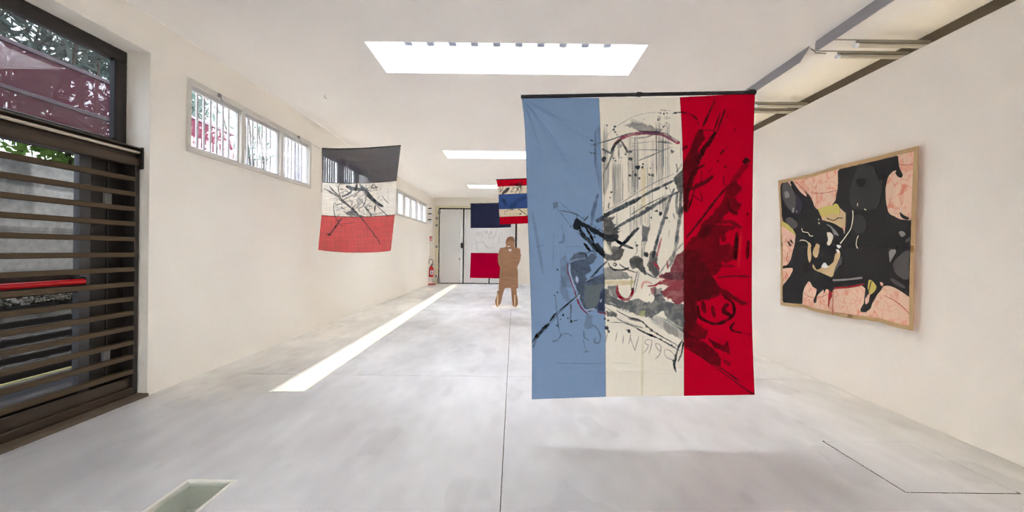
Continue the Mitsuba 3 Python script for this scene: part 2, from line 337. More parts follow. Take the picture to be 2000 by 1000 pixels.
# ------------------------------------------------------------------ glazed recess on the left: upper window, lower door, louvre shutter
XG = -3.70
u = thing('window_9', 'large dark-framed fixed window above the louvre shutter, maroon fence behind it', 'window', kind='structure')
part(u, 'frame', cat(bx(XG - .05, XG + .02, 1.3, 4.31, 3.13, 3.245, .006), bx(XG - .05, XG + .02, 4.20, 4.31, 2.36, 3.13, .006), bx(XG - .05, XG + .02, 1.3, 4.31, 2.28, 2.40, .006), bx(XG - .05, XG + .02, 1.3, 1.42, 2.36, 3.13, .006)), 'mat_dark_frame')
part(u, 'bead', bx(XG - .02, XG + .03, 4.165, 4.20, 2.40, 3.13, .004), 'mat_black')
part(u, 'pane', trimesh.Trimesh(np.array([(XG, 1.42, 2.40), (XG, 4.18, 2.40), (XG, 4.18, 3.13), (XG, 1.42, 3.13)]), np.array([(0, 1, 2), (0, 2, 3)]), process=False), 'mat_glass_tint')
d = thing('door_1', 'dark glazed emergency door with a red push bar behind the louvre shutter', 'door', kind='structure')
part(d, 'frame', cat(bx(XG - .05, XG + .02, 4.12, 4.31, .03, 2.28, .006), bx(XG - .05, XG + .02, 1.3, 1.45, .03, 2.28, .006)), 'mat_dark_frame')
part(d, 'stile', bx(XG - .045, XG + .01, 3.86, 3.97, .06, 2.27, .005), 'mat_grey_frame')
part(d, 'lock_panel', bx(XG - .045, XG + .008, 3.97, 4.12, .06, 2.27, .005), 'mat_dark_frame')
part(d, 'mid_rail', bx(XG - .045, XG + .012, 1.45, 3.86, 1.02, 1.20, .006), 'mat_dark_frame')
part(d, 'kick_rail', bx(XG - .045, XG + .012, 1.45, 3.86, .06, .22, .006), 'mat_dark_frame')
part(d, 'push_bar', tube([(XG + .09, 1.7, 1.115), (XG + .09, 3.82, 1.115)], .024, 14), 'mat_redbar', 40, label='red horizontal push bar')
part(d, 'bar_bracket', cat(bx(XG + .0, XG + .09, 3.79, 3.85, 1.08, 1.15, .006), bx(XG + .0, XG + .09, 1.68, 1.74, 1.08, 1.15, .006)), 'mat_black')
for z in (0.42, 1.85):
    part(d, 'hinge', cat(bx(XG + .0, XG + .04, 4.08, 4.13, z - .07, z + .07, .005), tube([(XG + .03, 4.13, z - .08), (XG + .03, 4.13, z + .08)], .012)), 'mat_grey_metal')
for z0, z1 in ((.22, 1.02), (1.20, 2.28)):
    part(d, 'pane', trimesh.Trimesh(np.array([(XG - .02, 1.45, z0), (XG - .02, 3.86, z0), (XG - .02, 3.86, z1), (XG - .02, 1.45, z1)]), np.array([(0, 1, 2), (0, 2, 3)]), process=False), 'mat_glass_tint')
single('trim_2', 'worn stone threshold under the louvre shutter', 'trim', cat(bx(XL - .26, XL + .02, 1.3, 4.31, -.3, .028, .006)), 'mat_sill', kind='structure')

XS = -3.555
part(d, 'jamb_liner', bx(XG + .02, XS - .05, 4.285, 4.31, .03, 2.33), 'mat_dark_frame')
lv = thing('louvre_shutter', 'dark bronze sliding louvre shutter of wide horizontal slats over the glazed door', 'shutter')
part(lv, 'top_rail', cat(bx(XS - .05, XS + .04, 1.4, 4.295, 2.325, 2.338, .003), bx(XS - .05, XS - .02, 1.4, 4.295, 2.24, 2.325), bx(XS - .05, XS + .02, 1.4, 4.295, 2.165, 2.24, .005)), 'mat_bronze')
part(lv, 'track', tube([(XS + .015, 1.4, 2.295), (XS + .015, 4.28, 2.295)], .017, 12), 'mat_track', 40, label='bright metal runner along the top')
part(lv, 'stile', bx(XS - .04, XS + .012, 4.25, 4.30, .03, 2.165, .004), 'mat_dark_frame')
part(lv, 'end_plate', bx(XS - .05, XS + .045, 4.288, 4.306, 2.14, 2.345, .002), 'mat_dark_frame')
part(lv, 'stile', bx(XS - .04, XS + .012, 1.4, 1.45, .03, 2.225, .004), 'mat_dark_frame')
part(lv, 'bottom_rail', cat(bx(XS - .04, XS + .02, 1.45, 4.25, .032, .10, .006), bx(XS - .04, XS - .02, 1.45, 4.25, .10, .19)), 'mat_bronze')
vs = [315, 349, 378.6, 408, 437, 467, 497.6, 526, 555, 584, 612, 641, 670, 698, 727]
for v in vs:
    zc = at_y(255, v, 4.21)[2]
    part(lv, 'slat', bx(XS - .035, XS + .02, 1.45, 4.25, zc - .021, zc + .021, .004), 'mat_slat')

# ------------------------------------------------------------------ outside the left wall
single('retaining_wall', 'weathered board-marked concrete retaining wall seen through the louvre shutter', 'retaining wall', bx(-5.7, -5.4, -2, 9, -.3, 2.35), 'mat_concrete')
single('retaining_wall', 'short concrete return wall closing the far end of the sunken yard', 'retaining wall', bx(-5.4, -3.75, 7.2, 7.4, -.3, 2.2), 'mat_concrete')
single('yard_floor', 'dark paved yard floor outside the glazed door', 'ground', bx(-5.4, XL - .26, -2, 7.2, -.3, -.01), 'mat_dark_ground')
single('edge_strip', 'yellow edge strip on the yard floor seen low through the louvre shutter', 'edge strip', bx(-5.165, -5.14, 3.0, 5.45, -.012, .006, .001), 'mat_yellow')
pt = thing('planter', 'low dark timber planter with dark shrubs against the concrete retaining wall', 'planter')
for k in range(3): part(pt, 'board', bx(-5.24, -5.21, 2.0, 6.9, .0 + k * .26, .25 + k * .26, .006), 'mat_dark_wood')
part(pt, 'soil', bx(-5.39, -5.24, 2.0, 6.9, 0, .72), 'mat_bark')
single('garden_ground', 'raised garden ground outside the high windows', 'ground', cat(bx(-40, -5.7, -15, 60, 1.9, 2.25), bx(-5.7, -3.9, 7.4, 60, 1.9, 2.25)), 'mat_garden')
fe = thing('mesh_fence', 'maroon perforated mesh fence on top of the concrete retaining wall', 'fence')
XFn = -5.6
yy = np.linspace(-2, 9.05, 6)
for k in range(len(yy) - 1):
    a, b = yy[k], yy[k + 1]
    part(fe, 'mesh_panel', trimesh.Trimesh(np.array([(XFn, a, 2.58), (XFn, b, 2.58), (XFn, b, 3.65), (XFn, a, 3.65)]), np.array([(0, 1, 2), (0, 2, 3)]), process=False), 'mat_mesh')
for z in (2.60, 3.15, 3.66):
    part(fe, 'rail', bx(XFn - .03, XFn + .02, -2, 9.05, z - .025, z + .025, .005), 'mat_maroon_rail')
for y in yy[::2]:
    part(fe, 'post', bx(XFn - .07, XFn - .03, y - .02, y + .02, 2.2, 3.68, .004), 'mat_maroon_rail')

def leaves(n, lo, hi, size, seed, droop=0.4, narrow=0.16, dens=None):
    r = np.random.default_rng(seed)
    c = r.uniform(lo, hi, (n * 3, 3))
    keep = meshkit.fbm(c * 2.2, 3, seed) + (0 if dens is None else dens(c)) > r.uniform(0.32, 0.62, len(c))
    c = c[keep][:n]; n = len(c)
    d = r.normal(size=(n, 3)); d[:, 2] -= droop; d /= np.linalg.norm(d, axis=1, keepdims=True)
    s = np.cross(d, r.normal(size=(n, 3))); s /= np.linalg.norm(s, axis=1, keepdims=True)
    L = size * r.uniform(.6, 1.3, n)[:, None]
    v = np.stack([c, c + d * L * .4 + s * L * narrow, c + d * L, c + d * L * .4 - s * L * narrow], 1).reshape(-1, 3)
    q = np.arange(n)[:, None] * 4
    f = np.vstack([q + [0, 1, 2], q + [0, 2, 3]])
    return trimesh.Trimesh(v, f, process=False)

part(pt, 'shrub', leaves(1700, (-5.30, 2.0, .70), (-5.22, 5.6, .98), .09, 77, droop=-.4, narrow=.2), 'mat_leaf_dark', kind='stuff')
tl = ['bamboo-like tree behind the maroon fence, at the left edge of the view', 'leafy tree behind the maroon fence, above the glazed door', 'leafy tree above the fence, seen in the first barred window pane',
      'tree farther along the fence, seen between the window bars']
for i, (y0, y1, m) in enumerate([(3.2, 5.2, 2900), (5.75, 7.0, 2300), (7.45, 9.3, 3000), (10.75, 11.3, 260)]):
    t = thing('tree', tl[i], 'tree', 'trees beyond the fence')
    culms = []
    r = np.random.default_rng(i)
    for q in range(5):
        x, y = r.uniform(-6.9, -6.0), r.uniform(y0 + .2, y1 - .2)
        culms.append(tube([(x, y, 2.2), (x + r.uniform(-.1, .1), y + r.uniform(-.1, .1), 3.4), (x + r.uniform(-.3, .3), y + r.uniform(-.3, .3), 4.7)], [.035, .028, .012], 7))
    part(t, 'trunk', cat(*culms), 'mat_bark', 40)
    part(t, 'foliage', leaves(m, (-7.1, y0, 2.9), (-6.0, y1, 5.2), .25, 10 + i, narrow=.11), 'mat_leaf', kind='stuff')
    part(t, 'undergrowth', leaves(300, (-6.6, y0, 2.3), (-5.95, y1, 2.75), .16, 50 + i, narrow=.25), 'mat_leaf_light', kind='stuff')
bd = thing('white_building', 'bright white rendered house beyond the garden, seen through the left windows', 'building')
part(bd, 'wall', cat(bx(-11, -9.2, 13.5, 60, 2.2, 9)), 'mat_render_white')
for a, b in ((15.0, 16.1), (19.5, 20.6), (24, 25)):
    w = part(bd, 'window', cat(bx(-9.2, -9.14, a, b, 4.1, 4.18), bx(-9.2, -9.14, a, b, 5.1, 5.18), bx(-9.2, -9.14, a, a + .08, 4.18, 5.1), bx(-9.2, -9.14, b - .08, b, 4.18, 5.1), bx(-9.2, -9.15, (a + b) / 2 - .03, (a + b) / 2 + .03, 4.18, 5.1)), 'mat_far_window')
    part(w, 'pane', bx(-9.21, -9.185, a + .08, b - .08, 4.18, 5.1), 'mat_far_window')
sh = thing('metal_shed', 'grey corrugated shed wall outside the third barred pane', 'shed')
for k in range(10):
    part(sh, 'panel', bx(-5.35 - (k % 2) * .03, -5.3, 11.0 + k * .16, 11.16 + k * .16, 2.25, 4.4), 'mat_shed')
lt = thing('lattice', 'pale pink garden lattice beyond the fence, low in the first barred pane', 'lattice')
ms = []
for k in range(16):
    ms.append(bx(-5.50, -5.48, 7.6 + k * .10, 7.635 + k * .10, 2.25, 3.3)); 
for k in range(9):
    ms.append(bx(-5.48, -5.465, 7.6, 9.1, 2.3 + k * .10, 2.335 + k * .10))
part(lt, 'slat', cat(*ms), 'mat_lattice', kind='stuff')

# ------------------------------------------------------------------ far doors
D = YF
dr2 = thing('door_2', 'tall white folding steel doors with black seals in the far wall', 'door', kind='structure')
def fx(u): return (u - 1004 + .011 * 0) / F * D
x_l, x_r = at_y(850, 480, D)[0], at_y(1012, 480, D)[0]
ztop = 3.29
part(dr2, 'frame', cat(bx(x_l, x_l + .15, D - .06, D, 0, ztop, .006), bx(x_l + .15, x_r, D - .06, D, ztop - .10, ztop, .006)), 'mat_frame_yellow')
cuts = [at_y(q, 480, D)[0] for q in (857.5, 905.3, 956, 1007)]
part(dr2, 'seal', bx(cuts[0] - .03, cuts[3] + .05, D - .03, D, .0, ztop - .1), 'mat_black')
for k in range(3):
    a, b = cuts[k] + .03, cuts[k + 1] - .022
    lf = part(dr2, 'leaf', bx(a, b, D - .085, D - .02, .03, ztop - .15, .008), 'mat_door')
    if k == 0:
        part(lf, 'bolt_rod', tube([(b - .12, D - .1, .05), (b - .12, D - .1, ztop - .18)], .014), 'mat_white_metal', 40)
        part(lf, 'lock', bx(b - .08, b - .0, D - .12, D - .08, 1.5, 1.72, .008), 'mat_black')
        part(lf, 'knob', bx(b - .15, b - .1, D - .12, D - .08, 1.0, 1.08, .008), 'mat_grey_metal')
        for z in (.12, 3.0):
            part(lf, 'hinge', cat(bx(a - .07, a + .03, D - .13, D - .07, z - .07, z + .10, .01), tube([(a - .02, D - .13, z - .1), (a - .02, D - .13, z + .13)], .022)), 'mat_grey_metal')
    else:
        for s in (a + .06, b - .06):
            part(lf, 'bolt_rod', tube([(s, D - .1, .05), (s, D - .1, ztop - .18)], .013), 'mat_white_metal', 40)
for z in (2.75, 2.45, 1.55, .3):
    part(dr2, 'anchor', bx(x_l + .02, x_l + .11, D - .075, D - .055, z - .05, z + .05, .004), 'mat_grey_metal')

# ------------------------------------------------------------------ fire extinguisher on its stand
ES = 18.55
def e(u, v): return at_y(u, v, ES)
px = e(837.6, 500)[0]
st = thing('extinguisher_stand', 'red tubular stand with a pictogram plate in the far left corner', 'stand')
bw = [e(834.5, 556)[0], e(850, 556)[0]]
part(st, 'base', bx(bw[0], bw[1], ES - .18, ES + .16, 0.0, .035, .01), 'mat_red')
part(st, 'pole', tube([(px, ES + .1, .03), (px, ES + .1, 1.95)], .013), 'mat_red', 40)
part(st, 'brace', tube([(bw[0] + .02, ES + .1, .03), (px, ES + .1, .3)], .012), 'mat_red', 40)
zs = e(840, 466)[2]
sg = part(st, 'sign', bx(px - .01, px + .115, ES + .07, ES + .085, zs - .09, zs + .09, .002), 'mat_red')
fl_ = [bx(px + .02, px + .045, ES + .066, ES + .07, zs - .07, zs + .02), bx(px + .06, px + .11, ES + .066, ES + .07, zs + .03, zs + .045), bx(px + .06, px + .11, ES + .066, ES + .07, zs - .02, zs - .005), bx(px + .08, px + .095, ES + .066, ES + .07, zs - .075, zs + .075)]
part(sg, 'pictogram', cat(*fl_), 'mat_label')
ex = thing('fire_extinguisher', 'red fire extinguisher with a white label hung on its red stand', 'fire extinguisher')
cxe = e(842.6, 530)[0]; z0, z1 = e(842, 541)[2], e(842, 521)[2]
part(ex, 'cylinder', lathe([(0, 0), (.075, 0), (.088, .02), (.088, z1 - z0 - .06), (.07, z1 - z0 - .015), (.03, z1 - z0 + .02), (.022, z1 - z0 + .05), (0, z1 - z0 + .05)], (cxe, ES - .02, z0), 28), 'mat_red', 40)
lab = trimesh.creation.cylinder(radius=.0895, height=.16, sections=40, cap=False) if False else None
ang = np.linspace(-1.9, -0.55, 14)
lv_ = np.array([(cxe + .0895 * math.cos(a), ES - .02 + .0895 * math.sin(a), z) for z in (z0 + .10, z0 + .27) for a in ang])
lf_ = np.array([(i, i + 1, 14 + i + 1) for i in range(13)] + [(i, 14 + i + 1, 14 + i) for i in range(13)])
lk = part(ex, 'label', trimesh.Trimesh(lv_, lf_, process=False), 'mat_label', True)
lv2 = np.array([(cxe + .0905 * math.cos(a), ES - .02 + .0905 * math.sin(a), z) for z in (z0 + .15, z0 + .23) for a in ang[4:10]])
part(lk, 'print', trimesh.Trimesh(lv2, np.array([(i, i + 1, 6 + i + 1) for i in range(5)] + [(i, 7 + i, 6 + i) for i in range(5)]), process=False), 'mat_label_blue', True)
part(ex, 'valve', cat(bx(cxe - .03, cxe + .05, ES - .04, ES, z1 + .05, z1 + .08, .006), bx(cxe - .01, cxe + .09, ES - .035, ES - .005, z1 + .09, z1 + .11, .005)), 'mat_black')
hz = z1 + .09
part(ex, 'hose', tube([(cxe - .03 + .0 * a, ES - .03, hz) if False else (cxe - .0 + .085 * math.sin(a) - .02, ES - .05, hz + .11 - .11 * math.cos(a)) for a in np.linspace(0.3, 5.6, 22)], .011, 8), 'mat_rubber', 60)
part(ex, 'hook', tube([(px, ES + .1, z1), (cxe - .05, ES + .02, z1)], .008), 'mat_red', 40)

# ------------------------------------------------------------------ ceiling baffles and tube lamps on the right
XBf = 3.15
def baffle(y0, y1, chamfer, label):
    zt, zb = H, 3.548
    pts = [(y0, zt), (y1, zt), (y1, zb), (y0 + (0.17 if chamfer else .0), zb)] if chamfer else [(y0, zt), (y1 - .02, zt), (y1, zt - .02), (y1, zb), (y0, zb)]
    single('ceiling_baffle', label, 'baffle', prism_yz(Polygon(pts), XBf, XBf + .02), 'mat_baffle', group='ceiling baffles')
baffle(-6.9, 4.80, False, 'nearer grey metal baffle along the right of the ceiling, with a square end')
baffle(4.91, 18.9, True, 'farther grey metal ceiling baffle with a slanted end, running behind the large flag')
cd = [(XBf + .03, 4.92, H - .02), (XBf + .06, 4.89, H - .06), (XBf + .03, 4.84, H - .10), (3.30, 4.85, H - .10)]
single('cable', 'thin bent metal conduit bridging the gap between the two ceiling baffles', 'cable', tube(cd, .007, 8), 'mat_lamp_body', 40)
ly = [4.60, 4.86, 6.52, 6.80, 8.5, 8.78]
ll = ['first', 'second', 'third', 'fourth', 'fifth', 'sixth']
for i, y in enumerate(ly):
    k = thing('tube_lamp', f'unlit tube lamp over the top of the right partition, {ll[i]} from the viewer', 'lamp', 'tube lamps above the right partition')
    zc = 3.525
    part(k, 'tube', tube([(3.44, y, zc), (XO - .02, y, zc)], .022, 12), 'mat_lamp_tube', 40)
    part(k, 'body', bx(3.44, XO, y - .025, y + .025, zc + .022, zc + .05, .004), 'mat_lamp_body')
    part(k, 'end_cap', tube([(3.415, y, zc), (3.45, y, zc)], .025, 12), 'mat_label', 40)
    part(k, 'rod', tube([(XBf + .02, y, zc + .055), (XO - .01, y, zc + .055)], .006, 8), 'mat_lamp_body', 40)
single('ceiling_hook', 'tiny dark hook in the ceiling left of the nearest skylight', 'hook', tube([at_z(634, 186, H), at_z(634, 186, H) - [0, 0, .03], at_z(634, 186, H) - [-.03, 0, .05]], .005), 'mat_grey_metal')

# ------------------------------------------------------------------ painted flags
class Zoom:
    def __init__(s, x, y, k): s.x, s.y, s.k = x, y, k
    def __call__(s, pts): return np.array([(s.x + a / s.k, s.y + b / s.k) for a, b in pts], float)

def seg_dist(P, a, b):
    ab = b - a; L = max(float(ab @ ab), 1e-9)
    t = np.clip(((P - a) @ ab) / L, 0, 1)
    return np.linalg.norm(P - a - t[:, None] * ab, axis=1), t

def smooth_path(p, n=6):
    if len(p) < 3: return p
    t = np.arange(len(p)); tt = np.linspace(0, len(p) - 1, (len(p) - 1) * n + 1)
    return np.stack([PchipInterpolator(t, p[:, i])(tt) for i in range(2)], 1)

class Canvas:
    """Paint on cloth: colours of the points P, given in the flag's own flat coordinates."""
    def __init__(s, P, base):
        s.P, s.C = P, base.copy()
        q = np.stack([P[:, 0] * .11, P[:, 1] * .11, P[:, 0] * 0], 1)
        s.n1 = meshkit.fbm(q, 3, 1) - .5; s.n2 = meshkit.fbm(q * 5.2, 3, 2) - .5
        s.n3 = meshkit.fbm(q * 2.3 + 50, 3, 6) - .5
    def blend(s, idx, a, col, streak=None):
        a = a[:, None] if a.ndim == 1 else a
        s.C[idx] = s.C[idx] * (1 - a) + np.asarray(col) * a
    def near(s, pts, pad):
        lo, hi = pts.min(0) - pad, pts.max(0) + pad
        return np.nonzero(((s.P >= lo) & (s.P <= hi)).all(1))[0]
    def stroke(s, pts, w, col, alpha=.8, rag=.35, soft=.7, dots=False, smooth=True, dry=.0, taper=.55):
        pts = smooth_path(pts) if smooth else pts
        idx = s.near(pts, w + 3)
        if not len(idx): return
        P = s.P[idx]
        d = np.full(len(idx), 1e9); along = np.zeros(len(idx)); run = 0
        for a, b in zip(pts[:-1], pts[1:]):
            L = float(np.linalg.norm(b - a)); dd, t = seg_dist(P, a, b); c = dd < d
            d[c] = dd[c]; along[c] = run + t[c] * L; run += L
        tp = along / max(run, 1e-6)
        tap = 1 - taper * (1 - np.clip(np.sin(np.pi * np.clip(tp, 0, 1)), 0, 1) ** .5)
        half = w / 2 * tap * (1 + rag * 2.4 * s.n1[idx] + rag * 1.6 * s.n2[idx])
        cov = np.clip((half - d) / soft + .5, 0, 1)
        if dots: cov = cov * (meshkit.noise(np.stack([along * .55, along * 0, along * 0], 1), 4) * .6 + 1.5 * s.n2[idx] + .5 * s.n1[idx] > .34)
        if w > 2.2: cov = cov * np.clip(1.0 + .6 * s.n1[idx] + .45 * s.n3[idx], .4, 1.08)
        if dry: cov = cov * np.clip(1 - dry * 2.2 * (s.n3[idx] + .5 * s.n2[idx] + .15), 0, 1)
        s.blend(idx, alpha * cov, col)
    def poly(s, pts, col, alpha=.8, rag=2.0, soft=1.0, streak=0, axis=0, wash=.14):
        idx = s.near(pts, 4)
        if not len(idx): return
        P = s.P[idx] + np.stack([rag * (3.0 * s.n1[idx] + 2.2 * s.n2[idx]), rag * (3.0 * s.n3[idx] - 2.2 * s.n2[idx])], 1)
        d = np.full(len(idx), 1e9); inside = np.zeros(len(idx), bool)
        for a, b in zip(pts, np.roll(pts, -1, 0)):
            dd, _ = seg_dist(P, a, b); d = np.minimum(d, dd)
            cr = (a[1] > P[:, 1]) != (b[1] > P[:, 1])
            xx = a[0] + (P[:, 1] - a[1]) * (b[0] - a[0]) / (b[1] - a[1] + 1e-12)
            inside ^= cr & (P[:, 0] < xx)
        sd = np.where(inside, d, -d)
        cov = np.clip(sd / soft + .5, 0, 1) * np.clip(1 - wash * 3 * (s.n1[idx] + .6 * s.n3[idx] + .12), .2, 1)
        if streak:
            u = s.P[idx, axis]; vv = s.P[idx, 1 - axis]
            st = meshkit.fbm(np.stack([u * .62, vv * .006, u * 0 + 3], 1), 2, 9) - .5
            br = meshkit.noise(np.stack([u * .16, vv * .02, u * 0 + 8], 1), 5) - .5
            end = np.clip(np.minimum(vv - vv.min(), vv.max() - vv) / 14, 0, 1)
            cov = cov * np.clip(1 - .52 * streak + streak * (1.5 * st + 1.1 * br), 0, 1) * (.25 + .75 * end)
        s.blend(idx, alpha * cov, col)
    def spot(s, c, r, col, alpha=.9):
        s.stroke(np.array([c, c + [.2, .1]]), 2 * r, col, alpha, rag=.6, soft=.6, smooth=False, taper=0)

def curve(pts, t, axis):
    p = np.array(pts, float); k = p[:, axis]; k = (k - k[0]) / (k[-1] - k[0])
    return np.stack([PchipInterpolator(k, p[:, i])(t) for i in range(2)], -1)

def flag_bands(name, label, Y, curves, vertical, colours, paint, fold, res=1.0, mats=None, bandlabels=None, bottom=None, tex=None, group=None, yaw=0.0):
    """curves: the seam lines in turn; band i lies between curves i and i + 1."""
    key = thing(name, label, 'flag', group)
    flat, shapes = [], []
    for i in range(len(curves) - 1):
        A, B = np.array(curves[i], float), np.array(curves[i + 1], float)
        la = np.linalg.norm(A[-1] - A[0]); wd = np.linalg.norm((B - A[:len(B)] if len(A) == len(B) else B[:1] - A[:1]).mean(0))
        nt, ns = int(la / res) + 2, int(wd / res) + 2
        t, s_ = np.linspace(0, 1, nt), np.linspace(0, 1, ns)
        ca, cb = curve(A, t, 1 if vertical else 0), curve(B, t, 1 if vertical else 0)
        P = ca[:, None] * (1 - s_)[None, :, None] + cb[:, None] * s_[None, :, None]
        flat.append(P.reshape(-1, 2)); shapes.append((nt, ns))
    P = np.vstack(flat)
    base = np.vstack([np.tile(c, (len(f), 1)) for c, f in zip(colours, flat)])
    cv = Canvas(P, base)
    if tex is not None: cv.C = tex(P, cv.C)
    paint(cv)
    # hems and seams: doubled cloth is a little darker
    at = 0
    for i, (f, (nt, ns)) in enumerate(zip(flat, shapes)):
        C = cv.C[at:at + len(f)].reshape(nt, ns, 3); at += len(f)
        for sl in ([C[:, :2], C[:, -2:]] if True else []): sl *= .82
        C = np.clip(C, 0.0, 1).reshape(-1, 3)
        c, s0 = math.cos(ROLL), math.sin(ROLL)
        dx, dy = f[:, 0] - CX, f[:, 1] - CY
        rx, rz = (dx * c + dy * s0) / F, -(-dx * s0 + dy * c) / F
        yv = Y + yaw * (rx - rx.mean() * 0) + fold(f)
        V = np.stack([rx * yv, yv, HC + rz * yv], 1)
        ii, jj = np.meshgrid(np.arange(nt - 1), np.arange(ns - 1), indexing='ij')
        q = np.stack([ii * ns + jj, ii * ns + jj + 1, (ii + 1) * ns + jj + 1, (ii + 1) * ns + jj], -1).reshape(-1, 4)
        nm = bandlabels[i] if bandlabels else 'stripe'
        part(key, 'stripe', (V, q), (mats[i] if mats else 'mat_cloth'), True, label=nm, color=C)
    return key

def rod_and_threads(key, a, b, Y, r=.012, threads=2, drop=0.0):
    A, B = at_y(*a, Y), at_y(*b, Y)
    part(key, 'rod', tube([A, B], r, 10), 'mat_black', 40, label='dark hanging rod')
    for k in range(threads):
        p = A + (B - A) * ((k + .03) / max(threads - 1, 1) * .985)
        part(key, 'thread', tube([p, (p[0], p[1], H)], .0005, 5), 'mat_thread')

INK, DINK, BLK = lin(62, 74, 84), lin(42, 49, 55), lin(33, 36, 37)
MAG, PUR, LIT = lin(150, 38, 62), lin(134, 72, 98), lin(176, 192, 220)
C1, C2, C3, C4 = Zoom(1150, 180, 6.668), Zoom(1150, 320, 6.668), Zoom(1150, 460, 6.668), Zoom(1170, 590, 6.667)
L1, L2, R1, R2 = Zoom(1020, 380, 5.553), Zoom(1020, 540, 5.553), Zoom(1325, 180, 3.574), Zoom(1325, 440, 2.942)
ZA = Zoom(1000, 160, 3.124)
RINK = lin(64, 19, 23)

def paint_big(c):
    S = lambda z, p, w, col=INK, a=.75, **k: c.stroke(z(p), w / z.k, col, min(.97, a * 1.12), **k)
    G = lambda z, p, col=INK, a=.75, **k: c.poly(z(p), col, a, **k)
    O = lambda z, *l: [c.spot(z([(x, y)])[0], r / z.k, col if False else DINK, .9) for x, y, r in l for col in (0,)]
    # white stripe, washes and dripping streaks first
    G(C1, [(510, 560), (640, 540), (660, 1000), (505, 1000)], INK, .5, streak=1, rag=.6)
    G(C1, [(690, 600), (850, 600), (850, 1000), (690, 1000)], INK, .28, streak=1, rag=.6)
    G(C1, [(860, 380), (1055, 400), (1050, 1000), (850, 1000)], INK, .42, streak=1, rag=.6)
    G(C1, [(180, 420), (245, 420), (250, 1000), (170, 1000)], INK, .42, streak=1, rag=.6)
    G(C2, [(175, 0), (270, 0), (260, 250), (215, 420), (185, 400)], INK, .6, streak=.6, rag=.6)
    G(C2, [(295, 0), (415, 0), (450, 250), (450, 470), (320, 560), (300, 300)], INK, .62, streak=.7, rag=.6)
    G(C2, [(505, 0), (640, 0), (640, 330), (510, 480)], INK, .45, streak=1, rag=.6)
    G(C2, [(640, 0), (870, 0), (860, 260), (640, 420)], INK, .22, streak=1, rag=.6)
    G(C2, [(870, 0), (1060, 0), (1060, 200), (880, 300)], INK, .5, streak=1, rag=.6)
    G(C2, [(680, 50), (745, 50), (740, 560), (685, 590)], lin(214, 200, 150), .5, rag=.6)
    G(C2, [(520, 560), (800, 500), (800, 800), (660, 800), (530, 920)], INK, .32, streak=1, rag=.6)
    G(C2, [(880, 470), (1060, 420), (1000, 640), (900, 640)], INK, .45, streak=1, rag=.6)
    r = np.random.default_rng(5)
    for x0, x1, y0, y1, n in ((1226, 1247, 262, 420, 16), (1254, 1276, 300, 445, 9), (1281, 1307, 238, 372, 20), (1281, 1300, 375, 418, 9), (1178, 1187, 244, 330, 7), (1197, 1216, 285, 400, 10), (1230, 1262, 400, 460, 9)):
        for _ in range(n):
            x, a, b = r.uniform(x0, x1), r.uniform(y0, y0 + .35 * (y1 - y0)), r.uniform(y0 + .55 * (y1 - y0), y1)
            c.stroke(np.array([(x, a), (x + .4, b)]), r.uniform(.5, 1.3), INK, r.uniform(.3, .75), rag=.3, taper=.3)
    # head arc and hat of strokes
    S(C1, [(210, 610), (260, 545), (350, 455), (450, 390), (560, 330), (700, 285), (830, 265), (900, 262)], 4.5, INK, .75)
    S(C1, [(900, 262), (1000, 280), (1190, 265)], 22, DINK, .85, dots=True)
    S(C1, [(910, 235), (1060, 240)], 14, INK, .5, dots=True)
    G(C1, [(880, 305), (1035, 310), (1030, 350), (890, 375)], DINK, .8, streak=1, rag=.5)
    S(C1, [(900, 350), (905, 372)], 24, DINK)
    S(C1, [(920, 520), (990, 430), (1060, 330)], 16, DINK, .9, dots=True)
    G(C1, [(550, 350), (600, 350), (740, 410), (830, 450), (640, 430), (560, 430)], INK, .3)
    G(C1, [(450, 440), (560, 395), (640, 400), (780, 430), (930, 490), (930, 520), (800, 520), (640, 500), (560, 455)], INK, .68)
    S(C1, [(325, 690), (400, 620), (500, 570), (620, 540), (720, 530), (830, 530), (930, 545), (1030, 590), (1110, 640), (1170, 668)], 48, lin(152, 62, 86), .82, rag=.2)
    S(C1, [(600, 535), (720, 530), (830, 528), (930, 545), (1030, 590), (1110, 635)], 30, lin(96, 72, 98), .6, rag=.4)
    S(C1, [(1150, 665), (1178, 655)], 48, lin(164, 44, 74), .9)
    S(C1, [(150, 660), (300, 615), (430, 570), (560, 525)], 16, INK, .8)
    S(C1, [(640, 500), (760, 515), (900, 520), (1000, 540), (1100, 600), (1190, 650)], 14, DINK, .7)
    S(C1, [(560, 600), (720, 590), (870, 540), (940, 510)], 20, INK, .5)
    S(C1, [(420, 620), (330, 700), (290, 790)], 36, DINK, .8)
    S(C1, [(420, 640), (470, 710), (500, 775)], 28, DINK, .8)
    S(C1, [(490, 780), (560, 775)], 44, DINK, .75)
    S(C1, [(175, 740), (290, 800)], 30, INK, .8)
    S(C1, [(330, 720), (290, 850), (230, 1000)], 24, INK, .7)
    S(C1, [(390, 720), (395, 855), (435, 850)], 20, INK, .55)
    G(C1, [(360, 670), (440, 670), (440, 720), (370, 730)], INK, .5)
    G(C1, [(840, 650), (960, 635), (1050, 650), (1105, 676), (1000, 668)], DINK, .75, rag=1)
    S(C1, [(560, 672), (840, 642)], 10, INK, .4)
    S(C1, [(560, 755), (800, 750), (950, 765)], 16, INK, .55)
    S(C1, [(650, 890), (850, 810), (960, 760), (1085, 715)], 16, INK, .6)
    G(C1, [(1060, 745), (1125, 775), (1070, 800)], DINK, .85, rag=.8)
    S(C1, [(1195, 670), (1200, 880)], 10, INK, .4)
